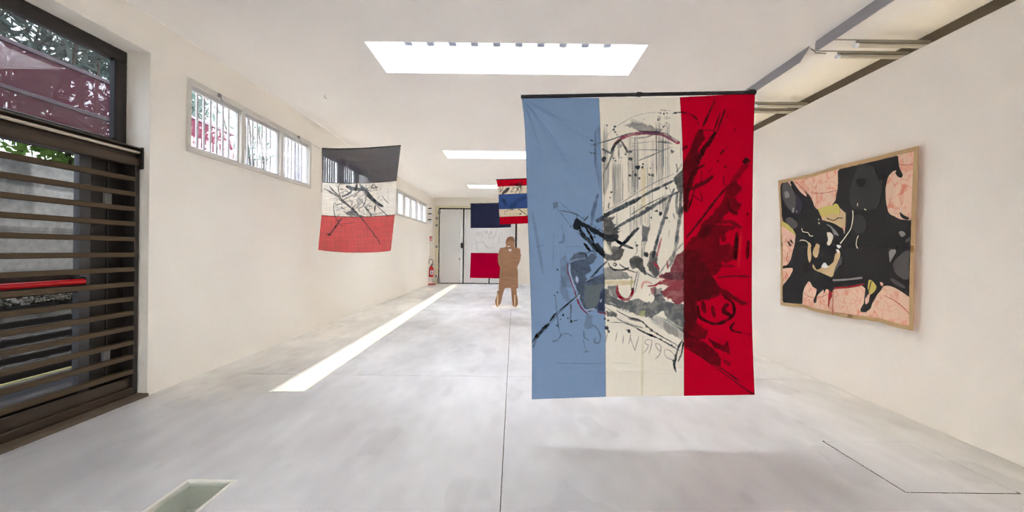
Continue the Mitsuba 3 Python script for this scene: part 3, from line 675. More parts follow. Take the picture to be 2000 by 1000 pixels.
    O(C1, (340, 450, 14), (322, 490, 11), (345, 520, 10), (365, 555, 7), (545, 870, 22), (635, 975, 28), (705, 935, 10), (697, 980, 13), (800, 990, 9), (345, 895, 13), (580, 705, 7), (600, 620, 15), (190, 870, 30), (215, 790, 12), (235, 432, 12), (480, 812, 12), (715, 352, 6), (430, 850, 12), (320, 860, 10))
    O(C2, (635, 45, 28), (697, 47, 11), (575, 103, 20), (535, 148, 14), (608, 138, 18), (660, 190, 14), (787, 140, 14), (828, 146, 19), (768, 168, 7), (800, 55, 8), (598, 357, 9), (560, 383, 6), (885, 615, 16), (860, 615, 8), (930, 650, 22), (1010, 700, 20), (812, 702, 10), (1045, 750, 5), (290, 370, 12), (280, 440, 9), (1010, 320, 16))
    # middle of the white stripe
    S(C2, [(250, 20), (190, 170), (200, 440), (190, 620)], 16, INK, .6)
    S(C2, [(265, 510), (255, 580)], 26, DINK, .8)
    S(C2, [(190, 690), (350, 600), (540, 510), (670, 440)], 62, INK, .82, rag=.3)
    S(C2, [(670, 440), (830, 350), (1000, 270), (1120, 215)], 36, INK, .82, rag=.3)
    S(C2, [(540, 520), (680, 440)], 40, DINK, .7)
    S(C2, [(190, 625), (420, 510), (640, 370), (850, 250), (1110, 130)], 8, INK, .75)
    S(C2, [(330, 850), (500, 750), (700, 640), (860, 540), (1000, 450), (1150, 375)], 44, INK, .78, rag=.3)
    S(C2, [(540, 665), (860, 480), (1060, 400)], 12, DINK, .8)
    G(C2, [(85, 735), (190, 670), (200, 740), (110, 765)], DINK, .9, rag=1)
    G(C2, [(190, 640), (280, 640), (250, 700), (345, 690), (300, 740), (330, 770), (360, 790), (330, 830), (410, 840), (370, 870), (425, 872), (360, 910), (395, 940), (380, 1010), (185, 1010)], DINK, .92, rag=1.2)
    G(C2, [(1105, 180), (1160, 130), (1230, 60), (1235, 390), (1170, 370), (1140, 280), (1110, 240)], DINK, .92, rag=1.2)
    S(C2, [(1140, 0), (1160, 110)], 16, INK, .8)
    S(C2, [(1215, 0), (1140, 110)], 22, INK, .6)
    S(C2, [(1160, 360), (1140, 520), (1165, 650), (1220, 560)], 34, INK, .7)
    S(C2, [(1200, 380), (1190, 640), (1130, 1010)], 48, INK, .72)
    S(C2, [(1110, 330), (1050, 480), (1000, 650), (940, 830), (880, 1010)], 42, INK, .72)
    S(C2, [(650, 835), (560, 920), (480, 1010)], 46, DINK, .85)
    G(C2, [(688, 792), (730, 818), (780, 818), (804, 790), (800, 850), (775, 900), (762, 1010), (690, 1010), (690, 850)], INK, .85, rag=.8)
    S(C2, [(740, 580), (800, 585)], 52, INK, .8)
    S(C2, [(660, 630), (850, 570)], 40, INK, .35)
    S(C2, [(1000, 310), (1005, 560)], 6, INK, .5); S(C2, [(540, 480), (545, 900)], 5, INK, .5); S(C2, [(365, 600), (370, 1000)], 10, INK, .5)
    S(C2, [(1035, 280), (1080, 400)], 12, INK, .5); S(C2, [(1100, 650), (1120, 720)], 22, INK, .6); S(C2, [(1050, 860), (1040, 960)], 16, INK, .3)
    # lower middle
    G(C3, [(185, -10), (390, -10), (370, 60), (290, 90), (310, 240), (250, 160), (230, 60), (190, 40)], DINK, .9, rag=1)
    S(C3, [(560, 0), (480, 80), (400, 160)], 36, DINK, .88)
    S(C3, [(340, 50), (450, 120), (575, 168)], 40, DINK, .88)
    G(C3, [(310, 130), (400, 150), (455, 185), (440, 250), (410, 310), (340, 325), (240, 318), (190, 285), (190, 225), (290, 250)], DINK, .9, rag=1.4)
    S(C3, [(200, 70), (300, 240)], 34, lin(214, 212, 190), .6)
    S(C3, [(255, 360), (290, 420), (350, 450), (430, 450), (520, 420)], 26, DINK, .9)
    S(C3, [(318, 378), (338, 358), (358, 376), (340, 395), (320, 382)], 16, DINK, .9)
    S(C3, [(195, 380), (250, 320)], 24, INK, .8)
    G(C3, [(525, 340), (535, 305), (590, 270), (655, 262), (700, 320), (725, 420), (750, 520), (700, 490), (640, 425), (570, 430)], DINK, .93, rag=1.4)
    G(C3, [(700, -10), (762, -10), (745, 120), (720, 300), (690, 300), (700, 120)], INK, .75, streak=.5, rag=.8)
    S(C3, [(690, 60), (690, 320)], 9, DINK, .7)
    S(C3, [(910, 0), (870, 140), (835, 290)], 40, INK, .8)
    G(C3, [(800, 220), (860, 195), (905, 260), (885, 340), (915, 430), (925, 500), (870, 545), (800, 475), (755, 400), (785, 320)], DINK, .9, rag=1.4)
    O(C3, (745, 245, 25), (630, 130, 14), (790, 770, 7), (610, 90, 7), (555, 545, 12))
    S(C3, [(600, 110), (630, 190), (600, 250)], 18, INK, .35)
    S(C3, [(1160, 0), (1110, 240), (1050, 400)], 46, INK, .62)
    S(C3, [(1235, 90), (1080, 270), (920, 500)], 26, INK, .5)
    S(C3, [(945, 40), (910, 170), (890, 260)], 26, lin(170, 66, 88), .8)
    S(C3, [(840, 350), (880, 390), (915, 440)], 34, lin(160, 56, 78), .85)
    G(C3, [(190, 430), (280, 400), (350, 460), (480, 470), (545, 560), (400, 570), (190, 580)], INK, .68, rag=1)
    S(C3, [(200, 612), (400, 615), (590, 605)], 64, lin(204, 188, 140), .6, rag=.2, soft=2)
    S(C3, [(560, 540), (550, 680)], 24, lin(170, 165, 120), .6)
    S(C3, [(640, 460), (610, 560), (585, 680)], 12, INK, .75); S(C3, [(660, 470), (600, 750)], 9, INK, .7)
    S(C3, [(400, 370), (500, 440), (620, 482)], 18, DINK, .75)
    S(C3, [(430, 460), (470, 550), (540, 520)], 7, INK, .6)
    S(C3, [(720, 460), (800, 520), (900, 560)], 22, INK, .7)
    c.poly(np.vstack([C3([(190, 690), (260, 700), (320, 800), (480, 862), (640, 820), (720, 862), (840, 872), (845, 770), (960, 770), (1000, 860), (1240, 900)]), C4([(1115, 420), (1000, 300), (890, 215), (830, 110), (740, 165), (690, 210), (620, 185), (560, 190), (430, 140), (300, 90), (150, 50), (60, 20)])]), INK, .9, rag=1.8)
    G(C3, [(240, 655), (360, 655), (355, 720), (390, 810), (320, 812), (260, 730)], INK, .8, rag=1)
    S(C3, [(265, 690), (290, 770), (350, 810)], 14, lin(214, 214, 205), .6)
    S(C3, [(375, 650), (370, 720), (400, 790), (480, 835), (550, 790), (575, 690)], 44, lin(146, 44, 62), .9, rag=.2)
    S(C3, [(555, 700), (585, 690)], 30, INK, .8)
    G(C3, [(1240, 190), (1140, 255), (1085, 380), (1060, 470), (920, 515), (905, 560), (1000, 565), (895, 610), (915, 640), (1040, 655), (925, 740), (980, 800), (1060, 830), (1130, 890), (1155, 905), (1240, 850)], lin(138, 34, 56), .95, rag=1.6, wash=.1)
    G(C3, [(915, 520), (1060, 480), (1240, 470), (1240, 590), (1000, 570)], DINK, .62, rag=2)
    S(C3, [(1020, 330), (1030, 430)], 30, lin(140, 34, 56), .8)
    G(C3, [(1100, 250), (1240, 220), (1240, 470), (1060, 470)], DINK, .28, rag=2)
    S(C3, [(770, 660), (870, 645), (940, 585)], 24, lin(156, 34, 56), .9)
    G(C3, [(800, 680), (880, 660), (880, 765), (815, 765)], lin(146, 44, 62), .85, rag=1)
    S(C3, [(690, 690), (698, 640), (740, 605), (820, 622)], 24, lin(206, 132, 112), .65)
    G(C3, [(845, 700), (950, 680), (960, 780), (850, 800)], INK, .7, rag=1.2)
    S(C3, [(270, 870), (350, 905)], 18, lin(205, 206, 200), .7); S(C3, [(195, 905), (260, 960), (330, 1000)], 22, lin(196, 198, 180), .6)
    S(C3, [(360, 960), (520, 1000)], 12, lin(190, 192, 180), .6); S(C3, [(970, 850), (1100, 885)], 18, lin(205, 205, 205), .6, dots=True)
    # bottom diagonal
    G(C4, [(620, 170), (740, 170), (900, 230), (1110, 380), (1110, 510), (1060, 490), (900, 400), (730, 280)], INK, .72, rag=1, streak=.3)
    S(C4, [(770, 190), (900, 270), (1090, 400)], 18, lin(196, 202, 196), .55); S(C4, [(850, 160), (960, 270), (1090, 340)], 22, lin(190, 196, 180), .5)
    S(C4, [(640, 200), (740, 290), (860, 360)], 40, lin(206, 208, 196), .5)
    G(C4, [(530, 120), (600, 95), (600, 190), (540, 200)], lin(186, 190, 130), .7, rag=2)
    G(C4, [(90, 110), (220, 140), (235, 195), (100, 185)], DINK, .88, rag=1.2); S(C4, [(70, 130), (85, 165)], 30, lin(140, 34, 62), .8)
    S(C4, [(90, 70), (150, 110), (210, 125)], 18, lin(200, 202, 186), .6)
    S(C4, [(230, 110), (400, 200), (540, 245), (690, 370), (1045, 572)], 13, DINK, .85); S(C4, [(380, 205), (560, 250)], 34, DINK, .6)
    S(C4, [(220, 200), (350, 270), (570, 335)], 18, INK, .6)
    S(C4, [(150, 265), (280, 265), (430, 312), (560, 382)], 9, DINK, .85); S(C4, [(490, 335), (560, 382), (740, 458)], 26, DINK, .9); S(C4, [(740, 458), (900, 545), (1050, 632)], 14, DINK, .75)
    S(C4, [(860, 520), (990, 600)], 26, INK, .5)
    O(C4, (685, 365, 22), (620, 320, 12), (570, 260, 14), (75, 215, 11), (118, 240, 13), (100, 330, 27), (125, 385, 14), (390, 378, 22), (805, 485, 14), (945, 560, 13), (860, 520, 12), (1000, 570, 8), (755, 410, 10))
    S(C4, [(345, 355), (400, 380)], 10, DINK, .7)
    S(C4, [(1085, 500), (1030, 600), (1000, 720), (975, 860)], 28, DINK, .9); S(C4, [(1095, 520), (1080, 640), (1030, 770)], 24, DINK, .85)
    S(C4, [(970, 780), (985, 850), (1002, 912)], 30, DINK, .9); S(C4, [(955, 765), (990, 765)], 24, DINK, .85)
    # pencilled letters
    PEN = lin(120, 116, 112)
    for p in ([(110, 410), (80, 520)], [(237, 395), (213, 515)], [(322, 430), (308, 545)], [(412, 415), (400, 490), (378, 555)], [(412, 470), (440, 560), (470, 632)], [(520, 440), (495, 530), (465, 635)],
              [(690, 500), (675, 590), (648, 672)], [(690, 505), (640, 488), (602, 510), (600, 535), (640, 560), (635, 590), (600, 640), (565, 662)],
              [(735, 540), (790, 552), (808, 590), (800, 640), (760, 610), (735, 545)], [(808, 600), (790, 680), (730, 738)],
              [(850, 660), (862, 622), (900, 622), (960, 665), (990, 720), (975, 752), (905, 735), (860, 690), (850, 655)]):
        S(C4, p, 12, PEN, .6, rag=.3)
    S(C4, [(575, 440), (566, 720), (560, 1240)], 30, lin(206, 200, 160), .5, rag=.1, soft=2.5)  # yellowish cloth crease tinted into the white stripe
    S(C4, [(170, 795), (420, 800)], 8, lin(200, 196, 188), .6, rag=.1)
    # blue stripe
    G(ZA, [(505, 300), (530, 260), (542, 300), (549, 660), (533, 665), (500, 480)], lin(52, 66, 100), .65, streak=.8, rag=.8)
    S(ZA, [(470, 390), (545, 370)], 10, DINK, .5, dots=True); S(ZA, [(465, 430), (540, 440)], 8, DINK, .6, dots=True); S(ZA, [(480, 356), (495, 358)], 9, DINK, .8)
    G(L1, [(325, 90), (380, 80), (395, 130), (340, 155)], lin(70, 88, 112), .6, rag=1)
    S(L1, [(375, 150), (450, 240), (520, 330)], 10, lin(70, 88, 116), .5); S(L1, [(390, 70), (520, 180)], 8, lin(70, 88, 116), .5); S(L1, [(415, 175), (560, 205), (680, 280)], 15, lin(60, 76, 104), .65)
    S(L1, [(825, 0), (785, 130), (750, 330)], 40, lin(72, 90, 122), .65)
    G(L1, [(545, 330), (570, 270), (590, 258), (650, 290), (720, 330), (800, 370), (890, 425), (885, 480), (780, 425), (700, 362), (640, 345), (600, 388), (560, 372)], BLK, .97, rag=1.2, wash=0)
    S(L1, [(620, 350), (660, 440), (740, 520), (790, 580), (890, 660)], 46, BLK, .96)
    S(L1, [(690, 360), (745, 450), (775, 530)], 24, BLK, .95)
    G(L1, [(770, 545), (820, 525), (870, 580), (890, 620), (890, 690), (820, 630)], BLK, .95, rag=1, wash=0)
    S(L1, [(665, 290), (715, 235)], 13, BLK, .9); S(L1, [(590, 235), (592, 275)], 8, BLK, .9); S(L1, [(600, 410), (690, 500)], 8, BLK, .5); S(L1, [(730, 310), (880, 400)], 18, BLK, .7, dots=True); S(L1, [(640, 270), (680, 240)], 8, BLK, .7)
    O(L1, (525, 343, 8), (785, 462, 10), (380, 815, 9))
    S(L1, [(672, 530), (700, 565), (732, 605)], 28, BLK, .9); S(L1, [(700, 640), (760, 610), (800, 660)], 10, BLK, .8)
    G(L1, [(415, 700), (470, 650), (490, 720), (500, 900), (545, 1005), (430, 1005), (412, 850)], lin(84, 96, 112), .5, rag=1, wash=.5)  # soft shadow left of the face, tinted into the blue
    G(L1, [(510, 715), (560, 640), (640, 618), (705, 660), (700, 690), (640, 700), (520, 722)], lin(76, 84, 94), .75, rag=1)
    S(L1, [(620, 640), (680, 640), (700, 690)], 26, lin(54, 58, 62), .7)
    c.poly(np.vstack([L1([(520, 740), (600, 710), (700, 690), (770, 630), (812, 680), (780, 730), (730, 760), (752, 830), (690, 880), (720, 925), (890, 850)]), L2([(890, 395), (800, 352), (720, 385), (680, 352), (640, 290), (612, 190)]), L1([(555, 940), (520, 830)])]), lin(68, 77, 92), .9, rag=1.4, wash=.15)
    G(L1, [(730, 640), (800, 640), (815, 690), (740, 740), (710, 720)], lin(100, 110, 132), .5, rag=1)
    S(L1, [(500, 735), (492, 820), (530, 940), (560, 1005)], 15, lin(112, 48, 82), .85); S(L1, [(515, 760), (518, 850), (548, 960)], 14, LIT, .7); S(L1, [(590, 890), (596, 960)], 24, LIT, .6)
    S(L1, [(520, 715), (690, 690)], 10, LIT, .4)
    S(L1, [(890, 745), (800, 840), (705, 945)], 16, lin(44, 52, 66), .9); S(L1, [(830, 830), (720, 930)], 10, lin(44, 52, 66), .8)
    S(L1, [(110, 200), (160, 480), (225, 850)], 30, lin(80, 100, 134), .35, soft=3); S(L1, [(340, 400), (335, 800)], 8, lin(80, 100, 134), .35); S(L1, [(450, 420), (445, 510), (395, 520)], 28, lin(84, 104, 138), .45); S(L1, [(425, 330), (440, 400)], 16, lin(84, 104, 138), .3)
    S(L1, [(470, 565), (690, 566)], 7, lin(84, 104, 138), .45); S(L1, [(150, 570), (240, 545)], 14, lin(84, 104, 138), .4)  # first stroke is a cloth crease, its shade put into the colour
    G(L2, [(680, 100), (885, 75), (840, 260), (770, 350), (690, 345), (668, 240)], lin(112, 122, 122), .75, rag=1.6)
    S(L2, [(690, 50), (760, 10)], 10, LIT, .5); S(L2, [(720, 60), (800, 0)], 8, lin(46, 52, 66), .7)
    G(L2, [(890, 140), (850, 170), (822, 300), (815, 385), (890, 412)], lin(52, 58, 88), .88, rag=1)
    S(L2, [(515, 0), (560, 130), (600, 260), (650, 350), (712, 402)], 17, lin(122, 44, 72), .88); S(L2, [(815, 385), (890, 402)], 14, lin(122, 44, 72), .8)
    S(L2, [(530, 20), (575, 150)], 14, LIT, .6); S(L2, [(690, 368), (785, 350)], 22, LIT, .65); S(L2, [(575, 240), (620, 200)], 40, LIT, .5); S(L2, [(592, 10), (602, 60)], 22, LIT, .7); S(L2, [(845, 280), (862, 245)], 20, LIT, .7)
    S(L2, [(615, 190), (500, 290), (380, 390), (300, 480)], 13, BLK, .9); S(L2, [(600, 215), (470, 325), (300, 505)], 10, BLK, .65); S(L2, [(390, 430), (150, 690)], 5, BLK, .35)
    S(L2, [(290, 512), (230, 570), (170, 640), (112, 712)], 40, BLK, .97); S(L2, [(152, 690), (140, 720), (118, 765)], 13, BLK, .9); S(L2, [(360, 400), (300, 485)], 18, BLK, .8)
    B3 = lin(76, 94, 124)
    S(L2, [(360, 220), (385, 480), (400, 580), (420, 640)], 12, B3, .6); S(L2, [(425, 630), (380, 690), (330, 702)], 18, B3, .6); S(L2, [(420, 635), (480, 618), (540, 648)], 16, B3, .55); S(L2, [(385, 490), (395, 570)], 14, B3, .7)
    S(L2, [(530, 300), (525, 450), (530, 490)], 12, lin(60, 70, 90), .65); S(L2, [(530, 490), (640, 460)], 9, BLK, .7, dots=True); S(L2, [(525, 300), (535, 400)], 26, lin(86, 98, 110), .5)
    O(L2, (445, 418, 9), (375, 530, 11), (415, 465, 7), (495, 452, 8), (530, 488, 10), (380, 172, 8), (350, 205, 6))
    G(L2, [(690, 400), (760, 420), (765, 560), (700, 570), (670, 560)], lin(92, 108, 124), .55, rag=1.2); S(L2, [(760, 520), (830, 590), (850, 660), (825, 722), (780, 710), (795, 668)], 17, B3, .55); S(L2, [(668, 590), (670, 650), (722, 692)], 17, B3, .55); S(L2, [(660, 680), (690, 810)], 10, B3, .5); S(L2, [(670, 822), (725, 808)], 11, B3, .6)
    S(L2, [(430, 0), (460, 180), (510, 260)], 70, lin(92, 112, 134), .4, soft=4); S(L2, [(370, 940), (890, 945)], 9, B3, .45); S(L2, [(420, 990), (700, 992)], 5, B3, .3)  # soft shadow beside the face and a cloth crease, tinted into the blue
    # red stripe
    S(R1, [(255, 55), (212, 150), (178, 225)], 9, RINK, .85); S(R1, [(212, 150), (170, 240)], 18, RINK, .7); S(R1, [(292, 145), (245, 275)], 9, RINK, .85); S(R1, [(325, 120), (272, 275)], 12, RINK, .85); S(R1, [(352, 140), (300, 240)], 5, RINK, .5, dots=True)
    S(R1, [(10, 140), (70, 150), (128, 190), (140, 245)], 14, RINK, .8, dots=True); S(R1, [(170, 265), (240, 268)], 8, RINK, .7)
    G(R1, [(138, 262), (168, 258), (188, 320), (140, 400), (112, 500), (92, 580), (72, 640), (56, 800), (30, 860), (30, 490), (70, 430), (110, 330)], RINK, .88, rag=1.4)
    S(R1, [(262, 280), (200, 370), (140, 460), (112, 560), (62, 720), (52, 830)], 36, RINK, .85)
    S(R1, [(182, 508), (100, 552)], 18, RINK, .8); S(R1, [(238, 588), (150, 650), (45, 685)], 28, RINK, .75); S(R1, [(122, 640), (95, 740), (60, 838)], 16, RINK, .8); S(R1, [(95, 710), (166, 762), (146, 680)], 6, RINK, .8)
    S(R1, [(30, 400), (60, 380)], 20, RINK, .85); S(R1, [(165, 545), (155, 640)], 6, RINK, .7)
    for x, y, r in ((393, 263, 6), (275, 480, 6), (340, 375, 5), (310, 410, 8), (300, 425, 6), (325, 520, 7), (230, 540, 4), (215, 555, 4), (330, 395, 4), (480, 850, 7)): c.spot(R1([(x, y)])[0], r / 3.574, RINK, .85)
    S(R1, [(458, 485), (492, 482)], 44, RINK, .9); G(R1, [(455, 500), (495, 515), (400, 625), (345, 665), (380, 590)], RINK, .55, rag=1.4)
    G(R1, [(330, 655), (400, 620), (445, 680), (390, 740), (435, 780), (405, 860), (350, 835), (300, 885), (235, 960), (170, 1020), (140, 1010), (160, 920), (230, 860), (290, 790), (330, 720)], RINK, .78, rag=2)
    S(R1, [(335, 665), (240, 780), (150, 900), (60, 1010)], 17, RINK, .8); S(R1, [(322, 580), (315, 620), (332, 660)], 6, RINK, .8); S(R1, [(345, 750), (365, 820), (412, 852)], 16, lin(60, 16, 20), .7); S(R1, [(265, 905), (350, 905), (440, 950)], 28, RINK, .65)
    G(R2, [(60, 90), (110, 50), (150, 0), (330, 0), (330, 18), (270, 40), (240, 60), (235, 110), (300, 110), (330, 150), (335, 205), (250, 215), (240, 260), (200, 292), (232, 340), (240, 400), (180, 430), (100, 430), (130, 500), (100, 560), (165, 600), (155, 655), (30, 645), (30, 150)], RINK, .78, rag=2.4)
    G(R2, [(30, 150), (100, 140), (200, 300), (230, 380), (160, 430), (90, 440), (110, 560), (30, 640)], lin(60, 24, 26), .6, rag=2)
    S(R2, [(260, 45), (258, 90)], 30, lin(60, 16, 20), .6); S(R2, [(336, 45), (332, 120), (328, 190)], 28, lin(48, 14, 18), .85); S(R2, [(402, 90), (395, 190)], 20, lin(60, 16, 20), .7); S(R2, [(210, 230), (320, 235)], 14, RINK, .5)
    S(R2, [(225, 302), (330, 292), (415, 298)], 9, RINK, .75); S(R2, [(360, 20), (345, 240)], 16, lin(206, 40, 52), .6, soft=2)  # first stroke is a cloth crease darkened into the red
    G(R2, [(195, 305), (240, 355), (300, 388), (350, 428), (405, 448), (370, 462), (310, 425), (250, 405)], RINK, .85, rag=1)
    S(R2, [(112, 465), (120, 520), (160, 550), (220, 566), (280, 545), (322, 500), (312, 450), (265, 415)], 19, lin(64, 16, 22), .88)
    S(R2, [(140, 440), (150, 500)], 24, lin(64, 16, 22), .7); S(R2, [(195, 465), (205, 525)], 24, lin(64, 16, 22), .8); S(R2, [(285, 455), (262, 488), (295, 515)], 28, lin(64, 16, 22), .85); S(R2, [(175, 450), (165, 510)], 6, lin(180, 20, 40), .6)
    S(R2, [(322, 560), (302, 590), (318, 608), (362, 617)], 13, lin(64, 16, 22), .85)
    G(R2, [(165, 645), (230, 680), (262, 692), (280, 662), (297, 700), (294, 742), (260, 722), (205, 702)], lin(64, 16, 22), .88, rag=1)
    G(R2, [(30, 600), (100, 640), (180, 695), (245, 760), (242, 818), (170, 785), (100, 735), (30, 690)], RINK, .85, rag=1.6)
    S(R2, [(242, 818), (300, 860), (352, 897)], 9, RINK, .88); S(R2, [(35, 700), (150, 770), (300, 880), (430, 972)], 6, RINK, .8); S(R2, [(390, 945), (435, 972)], 10, RINK, .8); S(R2, [(262, 775), (295, 805)], 22, RINK, .6)
    S(R2, [(360, 620), (425, 630)], 5, RINK, .5)

def fold_big(f):
    x, y = (f[:, 0] - 1020) / 455, (f[:, 1] - 190) / 590
    d = 0.006 * np.sin(x * 9 + y * 1.5) * (0.3 + y) + 0.012 * np.sin(x * 4.2 + 1.3) * y
    for a in (0.55, 0.95, 1.25):   # creases fanning out from the upper left corner
        r = np.hypot(x * 455, y * 590); th = np.arctan2(y * 590, np.maximum(x * 455, 1e-3))
        d += 0.012 * np.exp(-((th - a) / 0.035) ** 2) * np.exp(-r / 200) * np.minimum(r / 25, 1)
    d += 0.010 * np.exp(-((x - 0.05) / .03) ** 2) * y + 0.006 * np.exp(-((x - .955) / .02) ** 2) * y
    d += 0.0025 * np.exp(-((y - .905) / .004) ** 2)
    return d

def weave(amp, fx=.9, fy=.9, seed=0):
    def fn(P, C):
        a = meshkit.fbm(np.stack([P[:, 0] * fx, P[:, 1] * .05, P[:, 0] * 0], 1), 2, seed) - .5
        b = meshkit.fbm(np.stack([P[:, 0] * .05, P[:, 1] * fy, P[:, 0] * 0 + 9], 1), 2, seed + 3) - .5
        return C * (1 + amp * (a + b))[:, None]
    return fn

Y1 = 3.43
BIG = [[(1019, 191), (1025, 250), (1030, 400), (1037, 600), (1039, 700), (1038.5, 780)],
       [(1170, 191), (1174, 300), (1177, 430), (1178.6, 480), (1182, 620), (1183, 775)],
       [(1328, 190), (1332, 260), (1334, 330), (1335.5, 470), (1336, 600), (1336, 773)],
       [(1474.5, 182), (1471, 300), (1469, 450), (1468.5, 600), (1471, 700), (1474, 771)]]
f1 = flag_bands('hanging_flag', 'large vertical blue, white and red flag covered in black brush strokes, hanging in the foreground', Y1, BIG, True,
                [lin(130, 157, 192), lin(240, 234, 220), lin(190, 4, 42)], paint_big, fold_big, res=.95,
                bandlabels=['sky blue stripe with dark strokes', 'white stripe with grey brush strokes', 'red stripe with dark maroon strokes'], tex=weave(.05))
rod_and_threads(f1, (1017.5, 189), (1476, 180.5), Y1, .0135)
part(f1, 'clip', bx(*[q for q in (at_y(1243, 185, Y1)[0], at_y(1253, 185, Y1)[0], Y1 - .016, Y1 + .016, at_y(1248, 185, Y1)[2] - .012, at_y(1248, 185, Y1)[2] + .017)], .003), 'mat_black')
part(f1, 'clip', bx(*[q for q in (at_y(1462, 180, Y1)[0], at_y(1474, 180, Y1)[0], Y1 - .016, Y1 + .016, at_y(1468, 180, Y1)[2] - .014, at_y(1468, 180, Y1)[2] + .017)], .003), 'mat_black')

ZE = Zoom(620, 340, 6.25)
def paint_sheer(c):
    S = lambda p, w, a=.8, col=DINK, **k: c.stroke(ZE(p), w / 6.25, col, min(.97, a * 1.1), **k)
    G = lambda p, a=.8, col=DINK, **k: c.poly(ZE(p), col, a, **k)
    G([(70, 130), (150, 125), (270, 280), (180, 260), (110, 200)], .35, streak=.8, rag=1)
    S([(75, 175), (250, 275), (430, 425)], 13); S([(150, 150), (200, 210), (285, 280)], 16); S([(270, 310), (430, 430)], 16); S([(110, 190), (230, 290)], 10, .6, dots=True)
    S([(430, 425), (520, 520), (680, 720), (768, 858)], 12, .75); S([(440, 440), (500, 500)], 24, .8)
    S([(520, 130), (600, 230), (720, 350), (795, 392)], 48, .85); S([(560, 150), (640, 260), (700, 330)], 30, .8); S([(720, 380), (865, 520)], 8); S([(700, 360), (790, 450), (860, 512)], 6)
    S([(785, 255), (830, 322), (868, 352)], 9); S([(830, 450), (720, 482), (600, 470)], 7, .6); S([(775, 160), (760, 200)], 5, .6)
    S([(355, 150), (450, 180), (560, 195)], 46, .85); S([(450, 170), (380, 240), (300, 270)], 22, .8); S([(480, 120), (470, 200)], 30, .8); S([(560, 120), (520, 190), (480, 240)], 12, .7)
    S([(272, 118), (258, 190), (285, 285)], 8, .8); S([(268, 122), (420, 118)], 10, .8); S([(590, 110), (592, 160), (640, 205), (670, 210)], 8, .8); S([(690, 118), (660, 170), (740, 160)], 16, .7); S([(700, 130), (720, 175)], 14, .7)
    S([(275, 185), (310, 185)], 10); S([(295, 230), (320, 232)], 8)
    S([(300, 322), (420, 262), (520, 205)], 9, .8); S([(330, 330), (440, 330)], 7, .5); S([(490, 425), (560, 385), (592, 290), (552, 232)], 9, .85); S([(480, 250), (440, 280)], 16, .6)
    G([(482, 310), (545, 290), (562, 340), (492, 415)], .42, INK, rag=1)
    S([(215, 345), (195, 400), (212, 500), (250, 580), (312, 642)], 9, .8); S([(215, 350), (230, 375), (260, 370)], 10, .7); S([(310, 612), (440, 590)], 6, .6); S([(245, 570), (265, 600)], 9)
    S([(420, 430), (440, 430)], 56, .85); G([(335, 475), (400, 440), (455, 450), (465, 505), (420, 515), (370, 500)], .85, rag=1.4); S([(405, 440), (470, 375)], 12)
    S([(575, 395), (650, 492)], 20, .7); S([(705, 380), (698, 460)], 20, .75); S([(540, 470), (650, 500), (800, 482)], 7, .7); S([(608, 378), (668, 390)], 8, .8); S([(228, 442), (272, 432)], 7, .8); S([(240, 505), (285, 485)], 7); S([(290, 400), (300, 410)], 16); S([(740, 290), (760, 270)], 6); S([(770, 325), (790, 310)], 7); S([(450, 500), (560, 515)], 26, .7); S([(600, 430), (640, 440)], 10, .5); S([(520, 460), (500, 420)], 8); S([(650, 490), (660, 515)], 14)
    S([(300, 540), (215, 650), (150, 740)], 15, .75); S([(230, 630), (210, 660)], 20, .7); S([(125, 740), (160, 742)], 22, .85); S([(240, 570), (300, 560)], 12, .6)
    S([(700, 640), (735, 690)], 10, .3); S([(690, 700), (700, 800)], 4, .3)
    r = np.random.default_rng(3)
    for _ in range(46):
        x, y = r.uniform(210, 720), r.uniform(125, 505)
        a = r.uniform(0, 6.3); L = r.uniform(40, 150); k = r.uniform(-.9, .9)
        p = [(x + L * t * math.cos(a + k * t), y + L * t * math.sin(a + k * t) * .8) for t in (0, .35, .7, 1)]
        if all(118 < q[1] < 512 for q in p): S(p, r.uniform(4, 9), r.uniform(.35, .8))
def fold_sheer(f):
    x, y = (f[:, 0] - 628) / 150, (f[:, 1] - 288) / 204
    return .03 * np.sin(x * 6.5 + .6) * (y + .15) + .015 * np.sin(x * 15 + 2 + y) * y
SH = [[(628.6, 290.3), (660, 291.2), (705, 290.2), (745, 287.6), (782.8, 284.8)], [(629.9, 355.8), (660, 357.6), (701, 357.6), (740, 356), (774.7, 352.7)],
      [(628, 420.3), (660, 422.6), (701, 423.4), (740, 422), (771, 419.5)], [(621.3, 487.9), (650, 491.5), (691, 493.6), (730, 493), (763.3, 489.7)]]
f2 = flag_bands('hanging_flag', 'sheer navy, white and red flag with scribbled black lines, hanging before the left wall windows', 7.0, SH, False,
                [lin(48, 49, 66), lin(246, 240, 228), lin(210, 84, 84)], paint_sheer, fold_sheer, res=.6, mats=['mat_sheer', 'mat_veil', 'mat_veil'],
                bandlabels=['sheer navy stripe', 'white stripe with black scribbles', 'sheer red stripe'], tex=weave(.30, 1.1, 1.1, 4))
rp = [at_y(a, b - .4, 7.0) for a, b in SH[0]]
part(f2, 'rod', tube(rp, .008, 8), 'mat_black', 40)
for p in (rp[0], rp[-1]): part(f2, 'thread', tube([p, (p[0], p[1], H)], .0005, 5), 'mat_thread')
for k in (1, 2):
    rp = [at_y(a, b, 7.0) - [0, .03, 0] for a, b in SH[k]]
    rp = [at_y(a, b, 7.0 + float(fold_sheer(np.array([(a, b)]))[0]) - .004) for a, b in np.stack(curve(SH[k], np.linspace(0, 1, 24), 0))]
    part(f2, 'seam', tube(rp, .003, 6), 'mat_black', 40)

